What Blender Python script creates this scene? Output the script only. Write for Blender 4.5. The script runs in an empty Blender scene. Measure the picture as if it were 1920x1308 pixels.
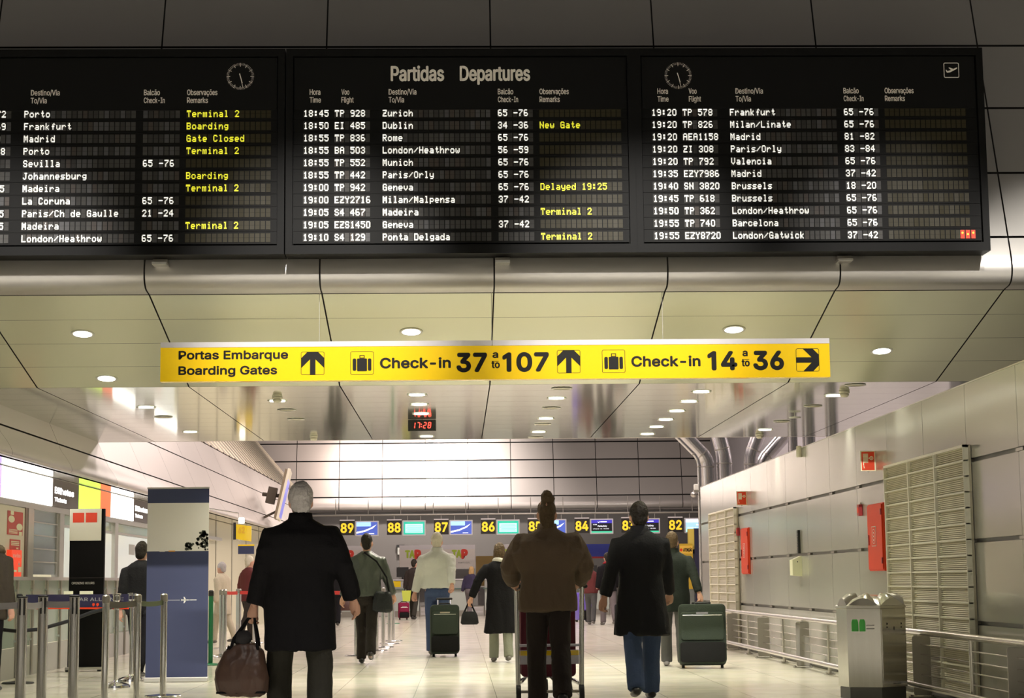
import bpy, bmesh, math, random
from mathutils import Vector, Matrix, noise
from mathutils.geometry import interpolate_bezier, tessellate_polygon
random.seed(7)
S = bpy.context.scene
COL = S.collection
PI = math.pi
R = math.radians

# ---------------------------------------------------------------- camera, world, large lights, exposure
EYE = Vector((0, 0, 1.05))
def make_camera():
    cam = bpy.data.objects.new('camera', bpy.data.cameras.new('camera'))
    COL.objects.link(cam)
    pitch, yaw, roll = .125, .0294, -.0103
    f = Vector((math.sin(yaw)*math.cos(pitch), math.cos(yaw)*math.cos(pitch), math.sin(pitch)))
    rt = Vector((math.cos(yaw), -math.sin(yaw), 0)); up = rt.cross(f)
    r2 = rt*math.cos(roll)+up*math.sin(roll); u2 = up*math.cos(roll)-rt*math.sin(roll)
    m = Matrix((r2, u2, -f)).transposed().to_4x4(); m.translation = EYE
    cam.matrix_world = m
    cam.data.sensor_width = 36; cam.data.lens = 3458/1920*36
    cam.data.clip_end = 300
    S.camera = cam
make_camera()
w = bpy.data.worlds.new('terminal_air'); S.world = w; w.use_nodes = True
w.node_tree.nodes['Background'].inputs[0].default_value = (1, .93, .84, 1)
w.node_tree.nodes['Background'].inputs[1].default_value = .08
S.view_settings.view_transform = 'Standard'; S.view_settings.look = 'None'
S.view_settings.gamma = 1; S.view_settings.use_curve_mapping = False
S.view_settings.exposure = 0.0
S.cycles.max_bounces = 8; S.cycles.glossy_bounces = 5; S.cycles.sample_clamp_indirect = 6
S.cycles.use_light_tree = True

def lamp(name, kind, loc, target, energy, color=(1, .93, .84), size=1.0, size_y=None, angle=100, blend=.6):
    d = bpy.data.lights.new(name, kind); d.energy = energy; d.color = color
    if kind == 'AREA':
        d.size = size
        if size_y: d.shape = 'RECTANGLE'; d.size_y = size_y
    elif kind == 'SPOT':
        d.spot_size = R(angle); d.spot_blend = blend; d.shadow_soft_size = size
    else: d.shadow_soft_size = size
    o = bpy.data.objects.new(name, d); COL.objects.link(o); o.location = loc
    v = Vector(target)-Vector(loc); o.rotation_euler = v.to_track_quat('-Z', 'Y').to_euler()
    return o
WARM = (1, .90, .76); NEUT = (1, .95, .88)
# unseen downlights added above and behind the viewer, bouncing off the floor onto soffit
for lx_, ly_ in ((-5, 2.5), (0, 2.5), (5, 2.5), (-5, 8.5), (0, 8.5), (5, 8.5)):
    lamp('forecourt_bounce_light', 'SPOT', (lx_, ly_, 7.8), (lx_, ly_+.6, 0), 4600, NEUT, .3, angle=64, blend=.8)
lamp('forecourt_fill', 'AREA', (0, -2, 7.5), (0, 6, 1.5), 20, NEUT, 9, 3)
for lx_, le_ in ((-3.9, 7500), (-1.2, 7500), (1.5, 7500), (3.8, 5000), (5.4, 8000)):
    lamp('fascia_spot', 'SPOT', (lx_+.3, 6, 8.5), (lx_, 15.7, 3.30), le_, NEUT, .06, angle=14.5, blend=1)
# check-in hall lamps
for hy in (31, 40, 49):
    lamp('hall_light', 'AREA', (1.5, hy, 8.2), (1.5, hy, 0), 920, (1, .84, .77), 8, 3)
lamp('wall_wash', 'SPOT', (-.7, 60, 7.9), (-.7, 64.4, 4.5), 4300, (1, .90, .83), .3, angle=88, blend=1)
lamp('wall_wash', 'SPOT', (-3.6, 60, 7.9), (-4.2, 64.4, 4.6), 1000, (1, .82, .72), .3, angle=88, blend=1)
lamp('wall_wash', 'SPOT', (-3.2, 42, 6.8), (-6, 44, 3.6), 300, (1, .82, .72), .3, angle=110, blend=.9)
lamp('ledge_light', 'AREA', (1.0, 61.6, 2.9), (1.0, 64.3, 4.3), 60, NEUT, 12, .2)
for sy in (23, 28, 34):
    lamp('shop_light', 'AREA', (-6.3, sy, 2.37), (-6.0, sy, 0), 60, (1, .93, .82), 3, .6)

# ---------------------------------------------------------------- materials
MATS = {}
def mat(name, col, rough=.5, metal=0., emit=None, es=1., nscale=0, namt=0., bump=0., bscale=40., spec=.5, stretch=None, coat=0.):
    if name in MATS: return MATS[name]
    m = bpy.data.materials.new(name); m.use_nodes = True; MATS[name] = m
    nt = m.node_tree; b = nt.nodes['Principled BSDF']; L = nt.links
    b.inputs['Base Color'].default_value = (*col, 1); b.inputs['Roughness'].default_value = rough
    b.inputs['Metallic'].default_value = metal; b.inputs['Specular IOR Level'].default_value = spec
    b.inputs['Coat Weight'].default_value = coat
    if emit: b.inputs['Emission Color'].default_value = (*emit, 1); b.inputs['Emission Strength'].default_value = es
    tc = None
    def coords(sc):
        t = nt.nodes.new('ShaderNodeTexCoord'); mp = nt.nodes.new('ShaderNodeMapping')
        mp.inputs['Scale'].default_value = sc; L.new(t.outputs['Object'], mp.inputs[0]); return mp
    if nscale:
        n = nt.nodes.new('ShaderNodeTexNoise'); n.inputs['Scale'].default_value = nscale; n.inputs['Detail'].default_value = 4
        L.new(coords(stretch or (1, 1, 1)).outputs[0], n.inputs[0])
        mx = nt.nodes.new('ShaderNodeMix'); mx.data_type = 'RGBA'
        mx.inputs[6].default_value = (*[c*(1-namt) for c in col], 1); mx.inputs[7].default_value = (*[min(1, c*(1+namt)) for c in col], 1)
        L.new(n.outputs[0], mx.inputs[0]); L.new(mx.outputs[2], b.inputs['Base Color'])
        mr = nt.nodes.new('ShaderNodeMapRange'); mr.inputs[3].default_value = rough*.85; mr.inputs[4].default_value = min(1, rough*1.15)
        L.new(n.outputs[0], mr.inputs[0]); L.new(mr.outputs[0], b.inputs['Roughness'])
    if bump:
        n2 = nt.nodes.new('ShaderNodeTexNoise'); n2.inputs['Scale'].default_value = bscale; n2.inputs['Detail'].default_value = 3
        L.new(coords((1, 1, 1)).outputs[0], n2.inputs[0])
        bp = nt.nodes.new('ShaderNodeBump'); bp.inputs['Strength'].default_value = bump; bp.inputs['Distance'].default_value = .02
        L.new(n2.outputs[0], bp.inputs['Height']); L.new(bp.outputs[0], b.inputs['Normal'])
    return m

M_clad = mat('grey_cladding', (.45, .43, .405), .36, .55, nscale=.6, namt=.05, bump=.05, bscale=.8)
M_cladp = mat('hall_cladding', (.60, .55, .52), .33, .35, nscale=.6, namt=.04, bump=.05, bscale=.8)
M_soff = mat('soffit_metal', (.69, .70, .53), .30, .4, nscale=.5, namt=.04, bump=.04, bscale=.7)
M_ceil = mat('mirror_ceiling_metal', (.77, .81, .69), .09, .85, nscale=.4, namt=.03, bump=.02, bscale=.6)
M_wall = mat('satin_wall_panel', (.56, .56, .515), .16, .35, nscale=.5, namt=.04, bump=.03, bscale=.7)
M_chan = mat('joint_channel', (.24, .24, .23), .5, .3)
M_gap = mat('joint_backing', (.03, .028, .025), .8)  # dark backing sheet behind the open panel joints
M_black = mat('board_black', (.007, .007, .007), .5, spec=.12)
M_blackp = mat('board_panel', (.008, .008, .008), .5, spec=.12)
M_let = mat('header_lettering', (.88, .83, .76), .5)
M_flap = [mat('flap_%s' % k, c, .5, spec=.3) for k, c in (('grey', (.052, .050, .048)), ('dark', (.033, .032, .031)), ('brown', (.055, .045, .040)), ('pale', (.075, .075, .08)))]  # flap tones mixed at random, putting uneven reflections into the colour
M_flapy = mat('flap_olive', (.030, .025, .010), .5, spec=.3)
M_fw = mat('flap_white', (.9, .9, .86), .5, emit=(1, .98, .9), es=.55)  # printed flap characters, here and below, get an added glow
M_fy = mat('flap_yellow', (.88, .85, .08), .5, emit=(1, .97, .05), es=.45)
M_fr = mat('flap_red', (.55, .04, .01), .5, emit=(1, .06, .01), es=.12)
M_chrome = mat('chrome', (.80, .80, .82), .12, 1)
M_steel = mat('brushed_steel', (.68, .66, .62), .24, 1, nscale=6, namt=.06, stretch=(8, 8, .4))
M_steeld = mat('dull_steel', (.42, .40, .37), .38, .9)
M_alu = mat('aluminium', (.62, .61, .58), .38, .7)
M_yel = mat('sign_yellow', (.88, .62, .012), .22, coat=.3)
M_yelb = mat('backlit_yellow', (.86, .56, .008), .2, emit=(1, .62, .006), es=.20, coat=.3)
M_rail = mat('sign_rail_white', (.70, .67, .70), .4)
M_ink = mat('sign_ink', (.008, .007, .006), .5, spec=.2)
M_white = mat('white_paint', (.78, .77, .72), .45)
M_cream = mat('cream_panel', (.74, .70, .58), .5)
M_lamp = mat('lamp_lens', (1, 1, 1), .5, emit=(1, .96, .84), es=9)
M_off = mat('lamp_unlit', (.42, .40, .22), .35, .2)
M_trimw = mat('lamp_trim', (.72, .72, .66), .35, .3)
M_red = mat('signal_red', (.72, .055, .014), .5, spec=.3)
M_redd = mat('dark_red', (.32, .015, .02), .4)
M_lum = mat('luminous_cream', (.85, .86, .62), .5)
M_navy = mat('banner_navy', (.030, .040, .105), .5)
M_bgrey = mat('banner_pale', (.84, .82, .79), .5)
M_orange = mat('orange_print', (.75, .33, .05), .5)
M_tree = mat('tree_print', (.06, .065, .05), .7)
M_rubber = mat('black_rubber', (.012, .012, .012), .6)
M_green = mat('green_post_paint', (.012, .16, .06), .35)
M_belt_red = mat('red_webbing', (.75, .03, .02), .7)
M_belt_grey = mat('grey_webbing', (.44, .42, .46), .7)
M_belt_dk = mat('taupe_webbing', (.12, .11, .10), .7)
M_belt_olive = mat('olive_webbing', (.10, .13, .07), .7)
M_rope = mat('black_rope', (.01, .01, .011), .8)
M_glass = mat('green_glass', (.42, .50, .44), .15, .1)
M_lou = mat('louvre_glass', (.42, .46, .52), .12, .1)
M_grey = mat('counter_grey', (.40, .40, .37), .45)
M_dk = mat('dark_recess_wall', (.125, .115, .108), .5, nscale=1, namt=.06)
M_mir = mat('grille_cream', (.68, .64, .50), .45)
M_mirf = mat('grille_frame_cream', (.92, .90, .76), .4)
M_grback = mat('grille_backing', (.60, .56, .43), .7)  # cream backing behind the grille slats

# ---------------------------------------------------------------- mesh helpers
class MB:
    def __init__(s): s.v = []; s.f = []; s.m = []
    def add(s, vs, fs, mi=0, T=None):
        o = len(s.v)
        s.v += [tuple(T(Vector(p))) if T else tuple(p) for p in vs]
        s.f += [tuple(i+o for i in f) for f in fs]; s.m += [mi]*len(fs); return s
    def quad(s, a, b, c, d, mi=0): return s.add([a, b, c, d], [(0, 1, 2, 3)], mi)
    def box(s, x0, x1, y0, y1, z0, z1, mi=0, T=None):
        v = [(x, y, z) for z in (z0, z1) for y in (y0, y1) for x in (x0, x1)]
        return s.add(v, [(0, 2, 3, 1), (4, 5, 7, 6), (0, 1, 5, 4), (2, 6, 7, 3), (0, 4, 6, 2), (1, 3, 7, 5)], mi, T)
    def rbox(s, x0, x1, y0, y1, z0, z1, r, mi=0, n=4):
        # box with rounded vertical edges seen from the front (outline in x-z rounded), bevelled depth edges
        pts = []
        for cx, cz, a0 in ((x1-r, z1-r, 0), (x0+r, z1-r, 90), (x0+r, z0+r, 180), (x1-r, z0+r, 270)):
            for k in range(n+1):
                a = R(a0+90*k/n); pts.append((cx+r*math.cos(a), cz+r*math.sin(a)))
        cx, cz = (x0+x1)/2, (z0+z1)/2; e = min(r*.5, (y1-y0)*.3)
        def ring(y, ins):
            kx = 1-2*ins/(x1-x0); kz = 1-2*ins/(z1-z0)
            return [(cx+(px-cx)*kx, y, cz+(pz-cz)*kz) for px, pz in pts]
        rings = [ring(y0, e), ring(y0+e*.3, e*.3), ring(y0+e, 0), ring(y1-e, 0), ring(y1-e*.3, e*.3), ring(y1, e)]
        return s.loft(rings, mi)
    def loft(s, rings, mi=0, cap=True, closed=True, T=None):
        n = len(rings[0]); vs = [p for r in rings for p in r]; fs = []
        for i in range(len(rings)-1):
            for j in range(n if closed else n-1):
                a = i*n+j; b = i*n+(j+1) % n; fs.append((a, b, b+n, a+n))
        if cap: fs.append(tuple(range(n))[::-1]); fs.append(tuple(range((len(rings)-1)*n, len(rings)*n)))
        return s.add(vs, fs, mi, T)
    def tube(s, pts, rad, mi=0, n=10, round_ends=False, flat=1.0):
        pts = [Vector(p) for p in pts]; k = len(pts)
        rad = [rad]*k if not isinstance(rad, (list, tuple)) else list(rad)
        if round_ends:
            d0 = (pts[0]-pts[1]).normalized(); d1 = (pts[-1]-pts[-2]).normalized(); r0, r1 = rad[0], rad[-1]
            pts = [pts[0]+d0*r0*.95, pts[0]+d0*r0*.6]+pts+[pts[-1]+d1*r1*.6, pts[-1]+d1*r1*.95]
            rad = [r0*.3, r0*.8]+rad+[r1*.8, r1*.3]; k = len(pts)
        rings = []; prev = None
        for i in range(k):
            t = (pts[min(i+1, k-1)]-pts[max(i-1, 0)])
            t = t.normalized() if t.length > 1e-9 else Vector((0, 0, 1))
            if prev is None:
                a = Vector((1, 0, 0)) if abs(t.x) < .9 else Vector((0, 1, 0))
                u = (a-t*a.dot(t)).normalized()
            else: u = (prev-t*prev.dot(t)).normalized()
            prev = u; v = t.cross(u)
            rings.append([pts[i]+u*rad[i]*math.cos(2*PI*j/n)+v*rad[i]*flat*math.sin(2*PI*j/n) for j in range(n)])
        return s.loft(rings, mi)
    def ell(s, c, r, mi=0, n=12, m=8, rot=None):
        c = Vector(c); rings = []
        for i in range(m+1):
            th = PI*min(max(i/m, .015), .985)
            ring = []
            for j in range(n):
                p = Vector((r[0]*math.sin(th)*math.cos(2*PI*j/n), r[1]*math.sin(th)*math.sin(2*PI*j/n), -r[2]*math.cos(th)))
                if rot: p = rot @ p
                ring.append(c+p)
            rings.append(ring)
        return s.loft(rings, mi)
    def lathe(s, prof, c=(0, 0, 0), n=24, mi=0, cap=True):
        c = Vector(c)
        return s.loft([[c+Vector((r*math.cos(2*PI*j/n), r*math.sin(2*PI*j/n), z)) for j in range(n)] for r, z in prof], mi, cap=cap)
    def rings(s, spec, mi=0, n=20, p=2.3):
        # torso style loft: (z, rx, ry, yoff[, xoff])
        out = []
        for q in spec:
            z, rx, ry, yo = q[:4]; xo = q[4] if len(q) > 4 else 0
            ring = []
            for j in range(n):
                a = 2*PI*j/n; c, sn = math.cos(a), math.sin(a)
                ring.append((xo+rx*math.copysign(abs(c)**(2/p), c), yo+ry*math.copysign(abs(sn)**(2/p), sn), z))
            out.append(ring)
        return s.loft(out, mi)
    def poly(s, pts, y0, y1, mi=0, T=None):
        # extrude a polygon given in (x, z) from y0 to y1
        n = len(pts)
        return s.loft([[(x, y0, z) for x, z in pts], [(x, y1, z) for x, z in pts]], mi, T=T)
    def disc(s, c, r, axis='y', n=24, mi=0, r0=0):
        vs = []; fs = []
        def P(a, q):
            u, v = q*math.cos(a), q*math.sin(a)
            return (c[0]+u, c[1], c[2]+v) if axis == 'y' else (c[0], c[1]+u, c[2]+v) if axis == 'x' else (c[0]+u, c[1]+v, c[2])
        for j in range(n): vs.append(P(2*PI*j/n, r))
        if r0:
            for j in range(n): vs.append(P(2*PI*j/n, r0))
            fs = [(j, (j+1) % n, n+(j+1) % n, n+j) for j in range(n)]
        else: fs = [tuple(range(n))]
        return s.add(vs, fs, mi)
    def build(s, name, mats, parent=None, smooth=False, loc=None):
        me = bpy.data.meshes.new(name); me.from_pydata([tuple(p) for p in s.v], [], s.f)
        for m in (mats if isinstance(mats, (list, tuple)) else [mats]): me.materials.append(m)
        if len(s.m) == len(me.polygons): me.polygons.foreach_set('material_index', s.m)
        bm = bmesh.new(); bm.from_mesh(me); bmesh.ops.recalc_face_normals(bm, faces=bm.faces); bm.to_mesh(me); bm.free()
        if smooth:
            me.polygons.foreach_set('use_smooth', [True]*len(me.polygons))
            if smooth != 'all': me.set_sharp_from_angle(angle=R(smooth if smooth is not True else 40))
        o = bpy.data.objects.new(name, me); COL.objects.link(o)
        if parent: o.parent = parent
        if loc: o.location = loc
        return o

def tag(o, label, cat, group=None):
    o['label'] = label; o['category'] = cat
    if group: o['group'] = group
    return o
def thing(name, label, cat, loc=(0, 0, 0), rz=0, group=None):
    o = bpy.data.objects.new(name, None); COL.objects.link(o); o.location = loc; o.rotation_euler = (0, 0, rz)
    o.empty_display_size = .1
    return tag(o, label, cat, group)
def struct(o): o['kind'] = 'structure'; return o
def dup(root, loc, label=None, rz=None):
    def cp(o, par):
        c = o.copy(); COL.objects.link(c)
        if par: c.parent = par
        for ch in [x for x in o.children]: cp(ch, c)
        return c
    r = cp(root, None); r.location = loc
    if rz is not None: r.rotation_euler = (0, 0, rz)
    if label: r['label'] = label
    return r

# ---- lettering
_TX = {}
try:
    FONT = bpy.data.fonts.load(bpy.utils.resource_path('LOCAL')+'/datafiles/fonts/Inter.woff2')   # the interface typeface that ships with Blender
except Exception:
    FONT = None
def _outline(body, fill):
    c = bpy.data.curves.new('lettering_curve', 'FONT'); c.body = body; c.size = 1; c.resolution_u = 3
    if FONT: c.font = FONT
    o = bpy.data.objects.new('lettering_curve', c); COL.objects.link(o)
    bpy.context.view_layer.update(); dg = bpy.context.evaluated_depsgraph_get()
    loops = []
    for sp in o.to_curve(dg).splines:
        pts = []; bp = sp.bezier_points; n = len(bp)
        for i in range(n):
            p, q = bp[i], bp[(i+1) % n]
            pts += [(v.x, v.y) for v in interpolate_bezier(p.co, p.handle_right, q.handle_left, q.co, 5)[:-1]]
        loops.append([pts[k] for k in range(len(pts)) if math.dist(pts[k], pts[k-1]) > 1e-5])
    o.to_curve_clear(); mesh = None
    if fill:
        me = bpy.data.meshes.new_from_object(o.evaluated_get(dg))
        mesh = ([(v.co.x, v.co.y) for v in me.vertices], [tuple(p.vertices) for p in me.polygons]); bpy.data.meshes.remove(me)
    bpy.data.objects.remove(o); bpy.data.curves.remove(c)
    return loops, mesh
_G1 = {}
def _glyph(ch):
    """one letter: filled outline, its left edge and its number of contours"""
    if ch not in _G1:
        loops, mesh = _outline(ch, True); mx = min(p[0] for l in loops for p in l)
        if FONT and ch in '4k':      # letters drawn with overlapping strokes: fill stroke by stroke
            vs, fs = [], []
            for l in loops:
                b0 = len(vs); vs += l; fs += [tuple(b0+k for k in tri) for tri in tessellate_polygon([[Vector((x, y, 0)) for x, y in l]])]
            mesh = (vs, fs)
        if FONT and ch == '1':
            w_ = max(p[0] for l in loops for p in l)-mx; hk = max(p[1] for l in loops for p in l)/.727; x = mx+w_*.5-.14*hk
            mesh = ([(x+a*hk, b*hk) for a, b in ((.155, 0), (.25, 0), (.25, .727), (.175, .727), (0, .60), (0, .505), (.155, .612))], [(0, 1, 2, 3, 6), (3, 4, 5, 6)])
        _G1[ch] = (mesh, mx, len(loops))
    return _G1[ch]
def glyphs(body):
    if body in _TX: return _TX[body]
    loops, _ = _outline(body, False); vs, fs, k = [], [], 0
    for ch in body:
        if ch == ' ': continue
        (gv, gf), mx, n = _glyph(ch); part_ = loops[k:k+n]; k += n
        if not part_: continue
        dx = min(p[0] for l in part_ for p in l)-mx; b0 = len(vs)
        vs += [(x+dx, y) for x, y in gv]; fs += [tuple(i+b0 for i in f) for f in gf]
    _TX[body] = (vs, fs); return _TX[body]
_CAP = {}
def cap_h(bold):
    if bold not in _CAP: _CAP[bold] = max(y for x, y in glyphs('H')[0])
    return _CAP[bold]
def text(mb, body, u0, u1, base, cap, P, bold=.0, mi=0):
    """letters between u0 and u1 (u1 None: natural width), baseline and cap height in metres, P(u, v) gives the 3D point"""
    vs, fs = glyphs(body)
    if not vs: return mb
    x0 = min(x for x, y in vs); x1 = max(x for x, y in vs); ky = cap/(cap_h(0)+2*bold); base += bold*ky
    kx = ky if u1 is None else (u1-u0-2*bold*ky)/(x1-x0)
    off = u0+bold*ky
    g = bold*ky
    a, b, c = (Vector(P(off, base)), Vector(P(off+.01, base)), Vector(P(off, base+.01))); nrm = (b-a).cross(c-a).normalized()
    for i, (dx, dy) in enumerate([(0, 0)] if not bold else [(math.cos(PI*k/4), math.sin(PI*k/4)) for k in range(8)]):
        mb.add([Vector(P(off+(x-x0)*kx+dx*g, base+y*ky+dy*g))+nrm*.00012*i for x, y in vs], fs, mi)
    return mb

FONT57 = {}
_d = """- 0808080808|/ 2010080402|0 3E4141413E|1 00427F4000|2 4261514946|3 2241494936|4 1814127F10|5 2745454539|6 3E49494930|7 0171090503|8 3649494936|9 064949493E|: 0036360000|A 7E0909097E|B 7F49494936|C 3E41414122|D 7F4141413E|E 7F49494941|F 7F09090901|G 3E4149497A|H 7F0808087F|I 00417F4100|J 2040413F01|L 7F40404040|M 7F021C027F|N 7F0408107F|O 3E4141413E|P 7F09090906|R 7F09192946|S 2649494932|T 03017F0103|U 3F4040403F|V 1F2040201F|Y 0304780403|Z 6159494D43|a 2054545478|b 7F48444438|c 3844444428|d 384444487F|e 3854545418|f 00087E0902|g 18A4A4A47C|h 7F08040478|i 00447D4000|k 7F10284400|l 00417F4000|m 7C0478047C|n 7C08040478|o 3844444438|p FC24242418|r 7C08040408|s 4854545424|t 00043F4420|u 3C4040207C|v 1C2040201C|w 3C4030403C|y 1CA0A0A07C|z 4464544C44"""
for _e in _d.split('|'):
    k, h = _e.split(' '); FONT57[k] = [int(h[i:i+2], 16) for i in range(0, 10, 2)]
def flap_text(mb, s, x0, zc, y, pitch=.0443, w=.0068, h=.0083, mi=0):
    for i, ch in enumerate(s):
        if ch not in FONT57: continue
        for c, bits in enumerate(FONT57[ch]):
            r = 0
            while r < 8:
                if bits >> r & 1:
                    r2 = r
                    while r2 < 8 and bits >> r2 & 1: r2 += 1
                    xa = x0+i*pitch+c*w-.0012; xb = xa+w+.0024
                    za = zc+3.5*h-r*h+.0006; zb = zc+3.5*h-r2*h-.0006
                    mb.quad((xa, y, zb), (xb, y, zb), (xb, y, za), (xa, y, za), mi); r = r2
                else: r += 1

# ---- cloth / body surfaces grown by voxel remesh
def organic(mb, name, m, parent, voxel=.012, smooth=6, amp=0., freq=7., fn=None, extra=None):
    me = bpy.data.meshes.new(name); me.from_pydata([tuple(p) for p in mb.v], [], mb.f)
    bm = bmesh.new(); bm.from_mesh(me); bmesh.ops.recalc_face_normals(bm, faces=bm.faces); bm.to_mesh(me); bm.free()
    o = bpy.data.objects.new(name, me); COL.objects.link(o)
    r = o.modifiers.new('r', 'REMESH'); r.mode = 'VOXEL'; r.voxel_size = voxel; r.use_smooth_shade = True
    if smooth: sm = o.modifiers.new('s', 'SMOOTH'); sm.iterations = smooth; sm.factor = .5
    bpy.context.view_layer.update()
    nm = bpy.data.meshes.new_from_object(o.evaluated_get(bpy.context.evaluated_depsgraph_get()))
    bpy.data.objects.remove(o); bpy.data.meshes.remove(me)
    if amp or fn:
        nrm = [v.normal.copy() for v in nm.vertices]
        for v, n in zip(nm.vertices, nrm):
            p = v.co
            d = 0
            if amp:
                q = Vector((p.x*freq, p.y*freq, p.z*freq*.45))
                d = amp*(.7*noise.noise(q)+.75*(.45-abs(noise.noise(q*1.9+Vector((3, 1, p.x*4)))))*1.3-.2)
            if fn: d += fn(p)
            v.co = p+n*d
    nm.name = name
    nm.materials.clear()
    for k in (m if isinstance(m, (list, tuple)) else [m]): nm.materials.append(k)
    nm.polygons.foreach_set('use_smooth', [True]*len(nm.polygons))
    nm.update()
    o = bpy.data.objects.new(name, nm); COL.objects.link(o)
    if parent: o.parent = parent
    return o
# ---------------------------------------------------------------- the setting
def floor_material():
    m = bpy.data.materials.new('polished_floor_tile'); m.use_nodes = True; nt = m.node_tree; L = nt.links
    b = nt.nodes['Principled BSDF']
    t = nt.nodes.new('ShaderNodeTexCoord'); mp = nt.nodes.new('ShaderNodeMapping')
    mp.inputs['Location'].default_value = (-.33, -.2, 0); L.new(t.outputs['Object'], mp.inputs[0])
    br = nt.nodes.new('ShaderNodeTexBrick'); br.offset = 0; br.squash = 1
    br.inputs['Scale'].default_value = 1; br.inputs['Brick Width'].default_value = .76; br.inputs['Row Height'].default_value = .76
    br.inputs['Mortar Size'].default_value = .0028; br.inputs['Mortar Smooth'].default_value = 0
    br.inputs['Color1'].default_value = (.80, .765, .65, 1); br.inputs['Color2'].default_value = (.77, .735, .62, 1)
    br.inputs['Mortar'].default_value = (.30, .27, .22, 1)
    L.new(mp.outputs[0], br.inputs[0])
    n = nt.nodes.new('ShaderNodeTexNoise'); n.inputs['Scale'].default_value = 2.5; n.inputs['Detail'].default_value = 6
    L.new(t.outputs['Object'], n.inputs[0])
    mx = nt.nodes.new('ShaderNodeMix'); mx.data_type = 'RGBA'; mx.blend_type = 'MULTIPLY'; mx.inputs[0].default_value = .12
    L.new(br.outputs[0], mx.inputs[6]); L.new(n.outputs[1], mx.inputs[7]); L.new(mx.outputs[2], b.inputs['Base Color'])
    mr = nt.nodes.new('ShaderNodeMapRange'); mr.inputs[3].default_value = .10; mr.inputs[4].default_value = .22
    L.new(n.outputs[0], mr.inputs[0]); L.new(mr.outputs[0], b.inputs['Roughness'])
    b.inputs['Specular IOR Level'].default_value = .5
    return m
struct(MB().box(-14, 14, -6, 66, -.2, 0).build('floor', floor_material()))

def clad(name, rows, seams, P, gaps, m, back=.05, bm_=None, backdir=None):
    """panelled surface: rows = polylines (a, z); seams = u positions; P(u, a, z) -> point; gaps = half gap (u, along)"""
    mb = MB()
    for row in rows:
        k = len(row)
        for u0, u1 in zip(seams[:-1], seams[1:]):
            vs = []
            for i, (a, z) in enumerate(row):
                if i == 0 or i == k-1:
                    b2 = row[1] if i == 0 else row[k-2]
                    L = math.hypot(b2[0]-a, b2[1]-z); q = gaps[1]/L; a, z = a+(b2[0]-a)*q, z+(b2[1]-z)*q
                vs += [P(u0+gaps[0], a, z), P(u1-gaps[0], a, z)]
            mb.add(vs, [(2*i, 2*i+1, 2*i+3, 2*i+2) for i in range(k-1)], 0)
    full = [q for row in rows for q in row]
    vs = []
    for a, z in full:
        da, dz = backdir or (back, 0)
        vs += [P(seams[0], a+da, z+dz), P(seams[-1], a+da, z+dz)]
    mb.add(vs, [(2*i, 2*i+1, 2*i+3, 2*i+2) for i in range(len(full)-1)], 1)
    return struct(mb.build(name, [m, bm_ or M_gap], smooth='all'))

def arc(p0, p1, p2, n=8):
    return [((1-t)**2*p0[0]+2*t*(1-t)*p1[0]+t*t*p2[0], (1-t)**2*p0[1]+2*t*(1-t)*p1[1]+t*t*p2[1]) for t in [i/n for i in range(n+1)]]
SX = [-4.185+1.5*k for k in range(-3, 10)]
# bulkhead over the passage: inclined rows, rounded nose, sloped soffit, mirror ceiling
rows = []
zj = [6.9, 6.56, 5.91, 5.26, 4.61, 3.99]
ya = lambda z: 15.76+.352*(z-3.99)
for z0, z1 in zip(zj[:-1], zj[1:]): rows.append([(ya(z0), z0), (ya((z0+z1)/2), (z0+z1)/2), (ya(z1), z1)])
nose = [(15.76, 3.99)]+arc((15.705, 3.83), (15.625, 3.60), (15.80, 3.565), 8)[0:]+[(15.95, 3.552)]
rows.append(nose)
clad('wall_bulkhead', rows, SX, lambda u, a, z: (u, a, z), (.007, .011), M_clad, backdir=(.05, .03))
sl = lambda t: (15.955+(18.37-15.955)*t, 3.550+(3.0-3.55)*t)
clad('ceiling_soffit', [[sl(a), sl((a+b)/2), sl(b)] for a, b in ((0, .24), (.24, .49), (.49, .75), (.75, 1))], SX, lambda u, a, z: (u, a, z), (.007, .003), M_soff, backdir=(.02, .05))
ys = [18.37+i*.5905 for i in range(13)]
clad('ceiling', [[(a, 3.0), (b, 3.0)] for a, b in zip(ys[:-1], ys[1:])], [x for x in SX if x < 8.5], lambda u, a, z: (u, a, z), (.006, .002), M_ceil, backdir=(0, .05))
struct(MB().box(-9, 9, 25.456, 25.52, 3.0, 3.30).build('trim_1', M_cladp))

# shop side bulkhead, running along the passage and on through the hall
lx = lambda z: -4.85-.44*(z-2.75)
lrows = [[(lx(4.655), 4.655), (lx(4.02), 4.02)], [(lx(4.02), 4.02), (lx(3.385), 3.385)], [(lx(3.385), 3.385), (lx(2.75), 2.75)],
         [(lx(2.75), 2.75)]+arc((-4.81, 2.66), (-4.62, 2.42), (-4.70, 2.40), 7)+[(-4.76, 2.40)]]
ly = [16.46+i*3.0 for i in range(17)]
hall_rows = lrows[1:]
clad('wall_left', hall_rows, [y for y in ly if y < 25.5], lambda u, a, z: (a, u, z), (.006, .012), M_clad, backdir=(-.05, 0))
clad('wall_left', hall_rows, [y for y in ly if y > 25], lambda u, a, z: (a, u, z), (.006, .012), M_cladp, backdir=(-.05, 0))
struct(MB().box(-7.6, -4.75, 17, 64.3, 2.40, 2.44).build('ceiling_shop', mat('shop_soffit', (.72, .70, .62), .12, .5)))
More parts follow.
